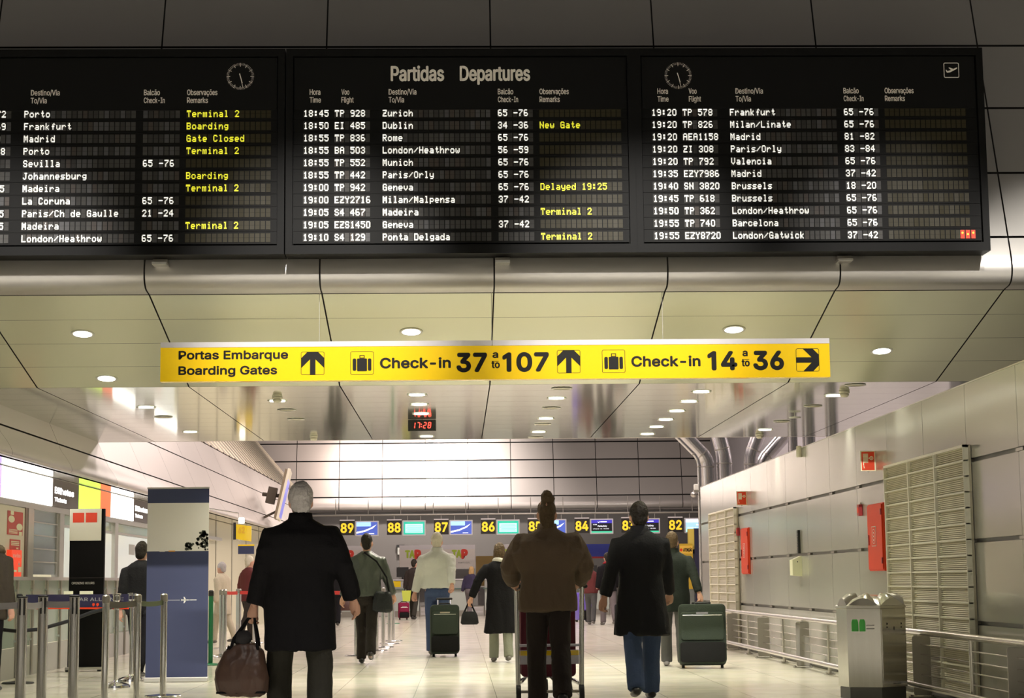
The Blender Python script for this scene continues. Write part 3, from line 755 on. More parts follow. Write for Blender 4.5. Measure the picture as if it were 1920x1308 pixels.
q = MB(); text(q, 'clean room', .40, .72, .125, .010, lambda u, v: onface(0, 1, u, v, .0092), .01); q.build('maker_lettering', M_ink, door)
q = MB(); o = .006
for a, b in ((.14, .34), (.37, .55)): q.add([onface(6, 0, a, .58, o), onface(6, 0, b, .58, o), onface(6, 0, b, .66, o), onface(6, 0, b-.03, .685, o), onface(6, 0, a+.03, .685, o), onface(6, 0, a, .66, o)], [tuple(range(6))])
q.build('green_sticker', mat('sticker_green', (.10, .62, .12), .5), t)
q = MB()
for z in (.60, .63): q.quad(onface(6, 0, .58, z, o), onface(6, 0, .82, z, o), onface(6, 0, .82, z+.008, o), onface(6, 0, .58, z+.008, o))
q.build('sticker_lettering', M_steeld, t)
MB().loft([sc(1.03, .782), sc(1.03, .80), sc(.80, .845), sc(.55, .875), sc(.25, .893), sc(.02, .897)]).build('lid', M_steel, t, smooth=25)
for a, b, m_ in ((0, 1, M_chrome), (6, 0, M_steel), (5, 6, M_steeld), (1, 2, M_steeld)):
    hd = MB(); ax, ay = foot[a]; bx, by = foot[b]; rings_ = []
    for i in range(9):
        u = .06+.88*i/8; hgt = math.sin(PI*(.08+.84*i/8))*.105
        x, y = ax+(bx-ax)*u, ay+(by-ay)*u
        rings_.append([(x*1.01, y*1.01, .79), (x*.99, y*.99, .79+hgt*.75), (x*.80, y*.80, .80+hgt), (x*.5, y*.5, .81+hgt*.98), (x*.3, y*.3, .81)])
    hd.loft(rings_, closed=False, cap=False); hd.build('flap_hood', m_, t, smooth=50)

# round ducts rising behind the wall end
M_duct = mat('duct_metal', (.60, .585, .60), .26, .95, nscale=2, namt=.05)
def duct(pts, r, label):
    t = thing('round_duct', label, 'duct', pts[0])
    o = Vector(pts[0]); loc = [Vector(p)-o for p in pts]
    full = []
    for i, p in enumerate(loc):
        if 0 < i < len(loc)-1:
            a = (loc[i-1]-p).normalized(); b = (loc[i+1]-p).normalized(); full += [p+a*.10, p+a*.03+b*.03, p+b*.10]
        else: full.append(p)
    MB().tube(full, r, 0, 22).build('pipe', M_duct, t, smooth=50)
    for i, p in enumerate(loc):
        if 0 < i < len(loc)-1:
            for d in ((loc[i-1]-p).normalized(), (loc[i+1]-p).normalized()):
                MB().tube([p+d*.125, p+d*.150], r*1.05, 0, 22).build('collar', M_steeld, t, smooth=50)
duct([(4.60, 34, 0), (4.60, 34, 3.24), (3.95, 34, 3.95)], .125, 'shiny round duct at the hall end of the panelled wall, bending toward the hall')
duct([(4.905, 34, 0), (4.905, 34, 3.30), (4.72, 34, 4.1)], .142, 'fat shiny round duct just behind the wall end, nearly straight')
duct([(5.40, 34, 0), (5.40, 34, 3.28), (5.68, 34, 4.0)], .125, 'shiny round duct leaning away from the hall, beside the lilac gap')
duct([(5.68, 34.4, 0), (5.68, 34.4, 3.22), (6.35, 34.4, 3.95)], .125, 'shiny round duct elbow furthest along the wall top')
for x, r, lab in ((6.12, .09, 'straight duct right after the last elbow along the wall top'), (6.42, .12, 'straight duct in the middle of the three along the wall top'), (6.85, .12, 'straight duct half hidden above the wall top by the ceiling edge')):
    duct([(x, 33.6, 0), (x, 33.6, 4.2)], r, lab)
duct([(4.385, 33.6, 0), (4.385, 33.6, 3.22), (3.9, 33.6, 3.72)], .035, 'thin pipe beside the wall end carrying the white camera')
t = thing('security_camera', 'white security camera on the thin pipe by the wall end', 'camera', (4.31, 33.5, 2.62))
MB().box(-.05, .08, -.02, .068, 0, .03).build('bracket', M_alu, t); MB().rbox(-.04, .04, -.05, .05, .03, .14, .02).build('housing', M_white, t)
MB().ell((-.05, -.03, -.05), (.06, .09, .05), 0, 12, 8).build('dome', M_steeld, t, smooth=True)

# ---------------------------------------------------------------- shop fronts along the other side
LX = -5.1
M_sgn = mat('lit_sign_white', (.9, .9, .9), .4, emit=(1, .97, .95), es=3.2)
M_sgp = mat('lit_sign_violet', (.4, .3, .9), .4, emit=(.50, .36, 1), es=1.3)
M_sgg = mat('lit_sign_lime', (.6, .8, .1), .4, emit=(.68, 1, .10), es=1.0, nscale=3, namt=.3)
M_sgr = mat('lit_sign_red', (.8, .15, .05), .4, emit=(1, .19, .07), es=.9)
M_sgd = mat('sign_taupe', (.13, .105, .10), .4)
def lightbox(y0, y1, m, label, txt=None):
    t = thing('lit_shop_sign', label, 'sign', (LX, (y0+y1)/2, 2.03)); L = (y1-y0)/2
    MB().box(-.1, -.012, -L+.005, L-.005, 0, .365).build('box', M_alu, t)
    MB().box(-.012, 0, -L+.008, L-.008, .01, .355).build('face', m, t)
    if txt:
        for s_, b, c, u1 in txt:
            q = MB(); text(q, s_, -L+.12, -L+.12+u1, b, c, lambda u, v: (.0015, u, v), .03); q.build('lettering', M_sgn, t)
lightbox(19.2, 20.75, M_sgp, 'violet lit shop sign at the frame edge'); lightbox(20.75, 23.35, M_sgn, 'overexposed white lit shop sign above the cream panel with posters')
lightbox(23.35, 24.95, M_sgd, 'dark shop sign with white lettering between the white and lime signs', [('Bilhetes', .175, .085, 1.15), ('Tickets', .075, .055, .7)])
lightbox(24.95, 26.45, M_sgg, 'lime green lit shop sign'); lightbox(26.45, 27.25, M_sgr, 'orange red lit shop sign beside the lime one')
lightbox(27.25, 29.15, M_sgn, 'white lit shop sign beside the orange red one'); lightbox(29.15, 31.0, M_sgd, 'dark shop sign with white lettering partly behind the blue banner', [('Bilhetes', .175, .085, 1.15), ('Tickets', .075, .055, .7)])
lightbox(31.0, 33.5, M_sgn, 'white lit shop sign behind the blue banner')
struct(MB().box(LX-.14, LX, 18, 40, 1.965, 2.028).build('trim_2', M_alu))
# counter
t = thing('ticket_counter', 'long glass-fronted ticket counter under the lit shop signs', 'counter', (LX, 26.5, 0))
MB().box(-.35, .06, -6.4, 7.5, 1.115, 1.155).build('counter_top', M_alu, t)
MB().box(-.06, -.02, -6.4, 7.5, .0, .34).build('base_panel', M_grey, t)
for k in range(18):
    y = -6.4+k*.77
    MB().box(-.05, -.03, y+.03, y+.74, .35, 1.115).build('glass_panel', M_glass, t)
    p = MB(); p.tube([(-.01, y, 0), (-.01, y, 1.115)], .022, 0, 10); o = p.build('post', M_steeld, t, smooth=True)
    q = MB()
    for z in (.42, 1.0): q.box(-.03, .0, y-.05, y+.05, z-.012, z+.012)
    q.build('glass_clip', M_chrome, o)
# shop window bays between posts
def mullion(y, label):
    t = thing('aluminium_post', label, 'post', (LX, y, 1.156)); MB().box(-.10, 0, -.13, .13, 0, .808).build('post_body', M_alu, t); MB().box(-.06, -.02, .13, .20, 0, .808).build('seal', M_rubber, t)
mullion(22.22, 'aluminium post beside the cream panel with red posters'); mullion(23.95, 'aluminium post between the louvred window and the black totem'); mullion(27.75, 'aluminium post between two white window panes by the banner')
t = thing('poster_panel', 'cream wall panel with red posters at the frame edge', 'panel', (LX, 20.6, 1.156))
MB().box(-.05, -.01, -1.3, 1.33, 0, .80).build('panel', M_cream, t); MB().box(-.06, .0, 1.33, 1.43, 0, .808).build('brown_edge', mat('brown_edge', (.13, .075, .05), .4), t)
def poster(y0, y1, z0, z1, label, kind):
    t = thing('wall_poster', label, 'poster', (LX-.009, (y0+y1)/2, z0)); L = (y1-y0)/2; H = z1-z0
    MB().box(0, .004, -L, L, 0, H).build('sheet', mat('poster_red', (.50, .045, .03), .5), t)
    q = MB()
    if kind == 0:
        for a, b in ((-.5, .66), (.55, .36)): q.add([(.0052, a*L+.40*L*math.cos(k*PI/12), b*H+.15*H*math.sin(k*PI/12)) for k in range(24)], [tuple(range(24))])
        q.box(.004, .0052, -.62*L, -.22*L, .84*H, H); q.box(.004, .0052, .5*L, .9*L, 0, .16*H)
        for k in range(4): q.box(.004, .0052, -.8*L, .3*L, (.06+.05*k)*H, (.085+.05*k)*H)
    else:
        for k in range(3): q.box(.004, .0052, -.8*L, .75*L, (.75-.16*k)*H, (.84-.16*k)*H)
        q.box(.004, .0052, .2*L, .6*L, .1*H, .25*H)
    q.build('poster_print', M_lum, t)
poster(21.08, 21.82, 1.63, 1.90, 'red poster with cream circles on the cream panel', 0); poster(21.22, 21.72, 1.46, 1.58, 'small red poster under the one with cream circles', 1)
poster(31.0, 31.8, 1.3, 1.52, 'red poster on the white pane next to the blue banner', 0)
t = thing('leaflet_stand', 'glowing red leaflet stand on the ticket counter', 'leaflet stand', (LX-.0, 21.32, 1.157))
MB().box(-.004, .05, -.24, .24, 0, .30).build('body', mat('stand_red', (.8, .06, .03), .4, emit=(1, .07, .02), es=.5), t)
q = MB(); text(q, 'swiss', -.18, .18, .215, .045, lambda u, v: (.0515, u, v), .02); q.quad((.0515, .08, .13), (.0515, .15, .13), (.0515, .15, .15), (.0515, .08, .15)); q.quad((.0515, .107, .105), (.0515, .123, .105), (.0515, .123, .175), (.0515, .107, .175)); q.build('lettering', M_white, t)
q = MB(); q.box(.05, .058, -.2, -.02, .05, .075); q.box(.05, .058, .06, .20, .05, .11); q.build('leaflet_pattern', M_lum, t)
t = thing('louvred_window', 'glass louvre window between the aluminium posts', 'window', (LX, 23.11, 1.156))
fr = MB(); fr.box(-.08, -.02, -.68, -.65, 0, .80); fr.box(-.08, -.02, .65, .68, 0, .80); fr.build('frame', M_alu, t)
for k in range(5):
    z = .03+k*.16
    MB().box(-.06, -.045, -.65, .65, z, z+.145).build('pane', M_lou, t); MB().box(-.065, -.02, -.65, .65, z+.145, z+.158).build('rail', M_alu, t)
for y0, y1, lab in ((24.25, 27.55, 'white backlit window pane beyond the black totem'), (28.0, 33.4, 'white window pane with a small grey notice beside the blue banner')):
    t = thing('window_pane', lab, 'window', (LX-.04, (y0+y1)/2, 1.156)); L = (y1-y0)/2
    MB().box(-.03, 0, -L, L, 0, .64).build('glass', mat('white_pane', (.72, .74, .70), .15, emit=(.9, 1, .95), es=.28), t); MB().box(-.04, .01, -L, L, .645, .68).build('transom', M_alu, t); MB().box(-.03, -.005, -L, L, .68, .805).build('top_light', M_glass, t)
    if y0 > 27: MB().box(.0, .004, -L+1.0, -L+1.5, .36, .52).build('notice', M_grey, t)
# pale front further along
t = thing('shop_front', 'pale yellowish shop front beyond the blue banner', 'shop front', (LX-.1, 48, 0))
for k in range(10): MB().box(-.05, 0, -13.9+k*2.8, -13.9+k*2.8+2.76, 0, 2.39).build('panel', mat('shop_cream', (.66, .63, .47), .35), t)
for k in range(10): MB().box(.0, .01, -13.9+k*2.8, -13.9+k*2.8+.06, 0, 2.39).build('joint_strip', M_steeld, t)
t = thing('projecting_sign', 'yellow projecting sign with a letter under the bulkhead', 'sign', (-3.94, 34, 1.83))
MB().loft([[(-.14, -.02, .03), (.14, -.02, -.02), (.14, .02, -.02), (-.14, .02, .03)], [(-.14, -.02, .30), (.14, -.02, .26), (.14, .02, .26), (-.14, .02, .30)]]).build('panel', M_yel, t)
q = MB(); text(q, '62', -.10, .02, .13, .12, lambda u, v: (u, -.0215, v), .03); q.build('lettering', mat('sign_amber', (.75, .42, .02), .4), t)
MB().tube([(-.10, 0, .28), (-.10, 0, .50), (-.80, 0, .62)], .01).build('hanger', M_steel, t); MB().box(-.19, -.145, -.03, .03, .02, .33).build('end_cap', M_rubber, t); MB().rbox(-.09, .01, -.03, .03, .31, .42, .02).build('lamp_head', M_sgn, t)
t = thing('projecting_sign', 'small navy and yellow sign under the yellow projecting one', 'sign', (-3.93, 34.3, 1.59))
MB().box(-.145, .145, -.012, .012, 0, .15).build('panel', M_navy, t); MB().box(-.15, .15, -.014, .014, .15, .175).build('yellow_edge', M_yel, t); MB().tube([(-.12, 0, .17), (-.12, 0, .24), (-.12, -.28, .27)], .006).build('hanger', M_steel, t)
# hanging display cluster seen edge on
t = thing('display_cluster', 'tilted bank of three tall flight displays hung from the shop bulkhead', 'display', (-4.47, 46, 2.60)); t.rotation_euler = (0, R(13), R(4))
for k in range(3):
    y = -1.02+.68*k; o = MB(); o.box(-.04, .02, y, y+.66, 0, 1.25); f = o.build('frame', M_cream, t)
    q = MB(); q.quad((.021, y+.13, .06), (.021, y+.62, .06), (.021, y+.62, 1.0), (.021, y+.13, 1.0)); q.build('screen', mat('far_screen', (.1, .1, .4), .3, emit=(.13, .16, .95), es=.7, nscale=9, namt=.95), f)
MB().box(-.10, -.041, -1.04, .2, .0, 1.22).build('housing', mat('housing_brown', (.20, .16, .11), .5), t)
b = MB(); b.tube([(-.1, .2, .6), (-.55, .3, .55)], .05); b.tube([(-.1, -.1, .2), (-.45, -.3, -.1)], .03); b.box(-.42, -.2, -.3, .2, .35, .75); b.build('mount_frame', mat('mount_brown', (.10, .08, .06), .5), t)

# ---------------------------------------------------------------- banner, totem, barriers
t = thing('roll_up_banner', 'tall navy and pale grey roll-up banner with a small white aeroplane', 'banner', (-3.08, 20.39, 0), R(0))
for z0, z1, m_, nm in ((.05, 1.41, M_navy, 'print_navy'), (1.41, 1.935, M_bgrey, 'print_pale'), (1.935, 2.09, M_navy, 'print_header')):
    MB().box(-.335, .335, -.004, .004, z0, z1).build(nm, m_, t)
MB().rbox(-.345, .345, -.05, .05, .004, .052, .012).build('base', M_alu, t); MB().box(-.34, .34, -.012, .012, 2.09, 2.108).build('top_bar', M_alu, t); MB().tube([(0, .02, .05), (0, .02, 2.09)], .01).build('back_pole', M_steeld, t)
q = MB(); q.quad((-.20, -.0052, 1.405), (-.14, -.0052, 1.405), (-.14, -.0052, 1.416), (-.20, -.0052, 1.416)); q.build('white_stripe', M_white, t)
q = MB(); q.quad((-.10, -.0052, 1.405), (-.03, -.0052, 1.405), (-.03, -.0052, 1.416), (-.10, -.0052, 1.416)); q.build('orange_stripe', M_orange, t)
q = MB()
for k in range(90):
    cx, cz, rr = random.choice(((.27, 1.53, .085), (.30, 1.50, .10), (.13, 1.46, .05), (.28, 1.60, .04)))
    a = random.random()*6.3; d = rr*random.random()**.6; x, z, s_ = cx+d*math.cos(a), cz+d*math.sin(a), .006+.014*random.random()
    x = min(x, .333-s_); z = max(z, 1.413+s_)
    q.add([(x+s_*math.cos(b+a), -.0052, z+s_*math.sin(b+a)) for b in (0, 1.2, 2.3, 3.4, 4.4, 5.4)], [tuple(range(6))])
q.build('tree_print', M_tree, t)
q = MB(); q.add([(x*.045+.095, -.0052, z*.045+.88) for x, z in ((-1, .1), (.3, .1), (1, .06), (1.2, 0), (1, -.06), (.3, -.1), (-1, -.1))], [tuple(range(7))])
q.add([(x*.045+.095, -.0052, z*.045+.88) for x, z in ((.1, 0), (-.35, .75), (-.6, .75), (-.4, 0), (-.6, -.75), (-.35, -.75))], [tuple(range(6))]); q.add([(x*.045+.095, -.0052, z*.045+.88) for x, z in ((-.9, .0), (-1.25, .35), (-1.1, 0), (-1.25, -.35))], [tuple(range(4))])
q.quad((-.10, -.0052, .8785), (.03, -.0052, .8785), (.03, -.0052, .8815), (-.10, -.0052, .8815)); q.quad((.14, -.0052, .8765), (.21, -.0052, .8765), (.21, -.0052, .8835), (.14, -.0052, .8835))
q.build('aeroplane_print', M_white, t)
t = thing('information_totem', 'black totem with a cream head showing two red squares and opening hours', 'totem', (-4.645, 23.2, 0))
MB().box(-.20, .23, .0, .06, .05, 1.995).build('panel', M_black, t)
MB().box(-.20, .19, -.02, .0, 1.60, 1.993).build('cream_head', mat('totem_cream', (.94, .91, .76), .5), t)
for a, b in ((-.162, -.022), (-.002, .138)): MB().box(a, b, -.0225, -.02, 1.825, 1.945).build('red_square', mat('totem_red', (.85, .06, .015), .45), t)
q = MB(); text(q, 'OPENING HOURS', -.165, .115, 1.062, .030, lambda u, v: (u, -.001, v), .012); q.build('lettering', M_white, t)
q = MB(); q.quad((-.2, -.001, 1.14), (.23, -.001, 1.14), (.23, -.001, 1.143), (-.2, -.001, 1.143)); q.build('panel_seam', M_sgd, t)
MB().box(-.21, .24, -.10, .16, .02, .05).build('foot', M_alu, t)
for x in (-.18, .21): MB().box(x-.02, x+.02, -.12, .18, 0, .02).build('foot_pad', M_rubber, t)

def stanchion(x, y, label, style, h=.965, group='queue barrier posts'):
    t = thing('queue_post', label, 'queue post', (x, y, 0), 0, group)
    if style == 'wide':
        p = MB(); p.tube([(0, 0, .03), (0, 0, h-.012)], .044, 0, 20); post = p.build('tube', M_alu2, t, smooth=True)
        for a in (-100, -55): 
            c, s_ = math.cos(R(a))*.0445, math.sin(R(a))*.0445
            MB().box(c-.006, c+.006, s_-.004, s_+.002, h-.16, h-.02).build('belt_slot', M_rubber, t)
        MB().lathe([(.002, h-.015), (.047, h-.015), (.047, h-.004), (.02, h), (.002, h)], n=20).build('cap', M_rubber, t, smooth=30)
        MB().lathe([(.002, .03), (.16, .03), (.17, .018), (.17, .002), (.002, .002)], n=28).build('base', M_steeld, t, smooth=30)
    elif style == 'rope':
        MB().tube([(0, 0, .05), (0, 0, h-.08)], .022, 0, 16).build('tube', M_chrome, t, smooth=True)
        MB().lathe([(.002, h-.09), (.03, h-.09), (.045, h-.075), (.045, h-.03), (.05, h-.025), (.05, h-.008), (.03, h), (.002, h)], n=18).build('finial', M_chrome, t, smooth=30)
        MB().lathe([(.022, .075), (.035, .06), (.10, .045), (.145, .022), (.15, .002), (.002, .002)], n=26).build('base', M_chrome, t, smooth=30)
        MB().lathe([(.023, h-.17), (.036, h-.165), (.036, h-.135), (.023, h-.13)], n=16).build('rope_ring', M_chrome, t, smooth=30)
    else:
        m_ = {'green': M_green, 'dark': mat('dark_post', (.03, .03, .032), .3, .5)}.get(style, M_chrome)
        MB().tube([(0, 0, .02), (0, 0, h-.03)], .031, 0, 18).build('tube', m_, t, smooth=True)
        MB().lathe([(.002, h-.075), (.0345, h-.075), (.0345, h-.012), (.02, h), (.002, h)], n=18).build('belt_head', M_rubber if style != 'chrome' else M_steeld, t, smooth=30)
        MB().lathe([(.002, .028), (.05, .026), (.165, .016), (.172, .008), (.172, .002), (.002, .002)], n=28).build('base', M_green if style == 'green' else M_chrome if style == 'chrome' else M_rubber, t, smooth=30)
    return t
M_alu2 = mat('satin_aluminium', (.62, .61, .63), .22, .95)
def belt(a, tgt, m_, z0=.860, z1=.915, txt=None, tm=None, sag=.012):
    d = Vector(tgt)-Vector((a.location.x, a.location.y)); L = d.length; n = d/L; mb = MB(); K = 10
    ringp = []
    for i in range(K+1):
        u = .03+(L-.06)*i/K; s_ = -sag*4*(i/K)*(1-i/K); ringp.append([(n.x*u, n.y*u, z0+s_), (n.x*u, n.y*u, z1+s_)])
    vs = []; off = Vector((n.y, -n.x))*.0012
    for p, q in ringp: vs += [(p[0]+off.x, p[1]+off.y, p[2]), (q[0]+off.x, q[1]+off.y, q[2]), (q[0]-off.x, q[1]-off.y, q[2]), (p[0]-off.x, p[1]-off.y, p[2])]
    mb.loft([vs[4*i:4*i+4] for i in range(K+1)]); b = mb.build('belt', m_, a)
    if txt:
        for s_, u0, u1, v, c in txt:
            q = MB(); text(q, s_, u0*L, u1*L, v, c, lambda u, w_: (n.x*u+off.x*1.8, n.y*u+off.y*1.8, w_), .01); q.build('lettering', tm, b)
p1 = stanchion(-3.71, 15.9, 'wide satin queue post closest to the frame edge', 'wide'); p2 = stanchion(-3.69, 16.6, 'wide satin queue post, second from the frame edge', 'wide')
p3 = stanchion(-3.34, 16.25, 'wide satin queue post in front of the black totem', 'wide'); p4 = stanchion(-3.135, 16.6, 'chrome queue post just past the black totem', 'chrome')
p5 = stanchion(-2.94, 17.1, 'chrome queue post at the edge of the blue banner', 'chrome'); p6 = stanchion(-2.805, 17.75, 'chrome queue post with round base in front of the blue banner', 'chrome')
belt(p1, (-4.6, 15.7), M_belt_grey, txt=[('ALLIANCE', .12, .42, .862, .018), ('A', .04, .07, .885, .018)], tm=M_ink); belt(p2, (-3.71, 15.95), M_belt_grey); belt(p3, (-3.69, 16.6), M_belt_grey, sag=.004)
belt(p5, (-3.135, 16.6), M_belt_dk, .855, .91, txt=[('PLUS', .62, .86, .872, .022), ('PLUS', .12, .36, .872, .022)], tm=M_grey); belt(p6, (-2.94, 17.1), M_belt_olive, .86, .905)
r1 = stanchion(-3.56, 19.45, 'chrome rope post with domed base behind the totem-side posts', 'rope'); r2 = stanchion(-3.62, 20.68, 'chrome rope post with domed base next to the blue banner', 'rope')
dk = stanchion(-4.80, 20.45, 'dark queue post near the ticket counter', 'dark')
t = thing('barrier_rope', 'sagging black barrier rope crossing behind the satin posts', 'rope', (-3.575, 19.45, .80))
MB().tube([(-1.6, .25, -.155), (-1.3, .15, -.19), (-1.05, .1, -.215), (-.8, .08, -.2), (-.5, .05, -.12), (-.25, .03, -.03), (-.03, .0, .025)], .019, 0, 12).build('cord', M_rope, t, smooth=True); MB().ell((-.012, -.0, .03), (.012, .012, .012)).build('end_hook', M_chrome, t, smooth=True)
t = thing('navy_barrier', 'navy barrier board with alliance lettering and a red lower edge', 'barrier', (-4.72, 20.35, .80), math.atan2(-.95, 1.35))
MB().box(0.02, 1.56, -.008, .008, .02, .155).build('panel', mat('panel_navy', (.022, .02, .06), .5), t); MB().box(.02, 1.56, -.009, .009, 0, .018).build('red_edge', M_red, t)
q = MB(); text(q, 'STAR ALLIANCE', .72, 1.50, .085, .035, lambda u, v: (u, -.0088, v), .005); q.build('lettering', M_grey, t)
q = MB()
for k in range(2): q.add([(1.06+.06*k+.022*math.cos(a), -.0088, .045+.022*math.sin(a)) for a in (0, .9, 2.2, 3.0, 4.4)], [tuple(range(5))])
q.build('red_emblem', M_red, t)
q = MB(); text(q, 'N', 1.22, 1.26, .035, .025, lambda u, v: (u, -.0088, v), .01); q.quad((1.30, -.0088, .03), (1.33, -.0088, .03), (1.33, -.0088, .06), (1.30, -.0088, .06)); q.build('white_emblem', M_white, t)
for a, b in ((.62, .72), (.86, 1.02)): MB().box(a, b, -.02, .02, .156, .19).build('label_holder', M_lum, t)
g1 = stanchion(-3.26, 24.5, 'green painted queue post beside the blue banner', 'green', .97); stanchion(-3.42, 27.2, 'chrome queue post half hidden by the blue banner and green post', 'chrome'); stanchion(-3.52, 27.6, 'chrome queue post just behind the green post', 'chrome')
stanchion(-3.86, 30.7, 'chrome queue post at the shop end of the red belt', 'chrome'); stanchion(-3.79, 31.9, 'chrome queue post, second of the cluster at the red belt', 'chrome'); rb = stanchion(-3.68, 31.2, 'chrome queue post carrying the red belt near the duffel bag', 'chrome'); stanchion(-3.66, 33.3, 'chrome queue post rearmost of the cluster at the red belt', 'chrome')
rr = stanchion(-1.50, 27.0, 'chrome queue post behind the legs of the leather-jacketed man', 'chrome')
for x, y, lab in ((-1.29, 28.9, 'chrome queue post first in the line past the leather-jacketed man'), (-1.245, 30.3, 'chrome queue post second in the line past the leather-jacketed man'), (-1.21, 32.0, 'chrome queue post third in the line past the leather-jacketed man'), (-1.2, 33.5, 'chrome queue post last in the line past the leather-jacketed man')): stanchion(x, y, lab, 'chrome')
stanchion(-1.70, 47.5, 'distant green queue post by the check-in desks', 'green', .97)
belt(rb, (-1.50, 27.0), M_belt_red, .875, .93, sag=.0); belt(rb, (-4.2, 33), M_belt_red, .875, .93)
belt(rr, (-1.29, 28.9), M_belt_red, .875, .93)

# ---------------------------------------------------------------- check-in desks and overhead numbers
DY = 57
fx = lambda px, Y=DY: (px-862)/3458*Y
t = thing('sign_gantry', 'long thin rail carrying the desk numbers and screens', 'gantry', (1.6, DY, 3.10))
MB().tube([(-6.7, 0, 0), (7, 0, 0)], .03, 0, 8).build('rail', M_steeld, t, smooth=True); MB().tube([(-6.7, .2, .12), (7, .2, .12)], .025, 0, 8).build('rear_rail', M_dk, t, smooth=True)
for k in range(14): MB().tube([(-6.4+k*1.0, 0, .0), (-6.4+k*1.0, 0, .5)], .012, 0, 6).build('drop_rod', M_steeld, t)
M_numb = mat('number_black', (.012, .010, .008), .4); M_numy = mat('number_yellow', (.95, .70, .03), .4, emit=(1, .74, .03), es=.40)
M_bez = mat('screen_bezel', (.62, .62, .66), .35, .2)
def scr(name, col, e): return mat(name, col, .3, emit=col, es=e)
S_blue, S_sky, S_teal, S_mint, S_navy, S_black, S_whi, S_green = scr('screen_blue', (.06, .10, .42), .9), scr('screen_sky', (.35, .60, .95), .95), scr('screen_teal', (.02, .42, .30), .9), scr('screen_mint', (.45, .92, .80), .9), scr('screen_navy', (.04, .03, .40), .9), scr('screen_black', (.004, .004, .008), .5), scr('screen_white', (.9, .93, 1), 1.0), scr('screen_green', (.05, .50, .30), .9)
for i, num in enumerate(('89', '88', '87', '86', '85', '84', '83', '82')):
    px = 640+87.6*i; x = fx(px+13)
    t = thing('desk_number', 'black hanging desk number sign reading %s in yellow' % {'89': 'eighty-nine', '88': 'eighty-eight', '87': 'eighty-seven', '86': 'eighty-six', '85': 'eighty-five', '84': 'eighty-four', '83': 'eighty-three', '82': 'eighty-two'}[num], 'desk number', (x, DY, 2.49), 0, None)
    MB().box(-.225, .225, -.03, .03, 0, .44).build('panel', M_numb, t); MB().box(-.225, .225, -.032, .032, .44, .475).build('top_rail', M_rail, t)
    MB().tube([(0, 0, .475), (0, 0, .58)], .014, 0, 8).build('hanger', M_steeld, t)
    q = MB(); text(q, num, -.20, .20, .07, .30, lambda u, v: (u, -.0315, v), .03); q.build('lettering', M_numy, t)
    x = fx(px+50) if i < 7 else fx(px+52)
    t = thing('flight_screen', {0: 'blue screen with a white swoosh beside desk eighty-nine', 1: 'green text screen beside desk eighty-eight', 2: 'blue screen with a white swoosh beside desk eighty-seven', 3: 'green text screen beside desk eighty-six', 4: 'screen beside desk eighty-five, hidden by a head', 5: 'black and navy flight screen beside desk eighty-four', 6: 'black and navy flight screen beside desk eighty-three', 7: 'pale blue flight screen beside desk eighty-two'}[i], 'screen', (x, DY, 2.455))
    MB().rbox(-.36, .36, -.04, .05, 0, .47, .02).build('bezel', M_bez, t)
    for sx in (-.2, .2): MB().tube([(sx, 0, .46), (sx, 0, .61)], .012, 0, 6).build('hanger', M_steeld, t)
    P = lambda u, v: (u, -.0415, v); P2 = lambda u, v: (u, -.0428, v); P3 = lambda u, v: (u, -.0436, v)
    rect = lambda x0, x1, z0, z1, Q: MB().quad(Q(x0, z0), Q(x1, z0), Q(x1, z1), Q(x0, z1))
    base = {0: S_blue, 1: S_teal, 2: S_blue, 3: S_teal, 4: S_blue, 5: S_black, 6: S_black, 7: S_sky}[i]
    disp = rect(-.32, .32, .04, .43, P).build('display', base, t)
    if i in (0, 2, 4):
        rect(-.32, .12, .30, .43, P2).build('sky_print', S_sky, disp)
        q = MB(); q.add([P3(-.32, .08), P3(-.05, .14), P3(.18, .24), P3(.30, .36), P3(.12, .26), P3(-.08, .18), P3(-.32, .13)], [(0, 1, 5, 6), (1, 2, 4, 5), (2, 3, 4)]); q.build('swoosh_print', S_whi, disp)
        q = MB(); q.quad(P3(.05, .065), P3(.22, .065), P3(.22, .085), P3(.05, .085)); q.build('caption_print', S_whi, disp)
    elif i in (1, 3):
        rect(-.27, .27, .09, .36, P2).build('text_ground', S_mint, disp)
        q = MB()
        for k in range(6): q.quad(P3(-.25+.02*(k % 3), .11+.038*k), P3(.25-.03*(k % 2), .11+.038*k), P3(.25-.03*(k % 2), .121+.038*k), P3(-.25+.02*(k % 3), .121+.038*k))
        q.quad(P3(-.2, .385), P3(.2, .385), P3(.2, .405), P3(-.2, .405)); q.build('text_pattern', S_green, disp)
    elif i in (5, 6):
        rect(-.32, .32, .33, .43, P2).build('header_band', S_navy, disp); rect(-.32, .32, .04, .085, P2).build('footer_band', S_green, disp)
        q = MB(); text(q, 'Paris/Orly', -.12, .16, .22, .045, P3, .015); text(q, 'A 308', -.27, -.15, .275, .028, P3, .015); text(q, 'check-in 18:50', -.27, .22, .145, .026, P3, .015)
        q.add([P3(-.14, .395), P3(-.10, .36), P3(-.05, .40), P3(-.08, .345), P3(-.10, .34)], [(0, 1, 4), (1, 2, 3, 4)]); q.quad(P3(-.04, .36), P3(.16, .36), P3(.16, .39), P3(-.04, .39)); q.build('lettering', S_whi, disp)
    else:
        rect(-.32, .32, .33, .43, P2).build('header_band', S_whi, disp); rect(-.32, .32, .04, .14, P2).build('footer_band', S_mint, disp)
        q = MB(); text(q, 'Madrid', .0, .20, .235, .045, P3, .015); text(q, 'check-in 19:20', -.27, .22, .16, .026, P3, .015); q.build('lettering', S_whi, disp)
M_front = mat('desk_front', (.46, .50, .46), .3); M_pl = mat('desk_plinth', (.26, .245, .21), .5)
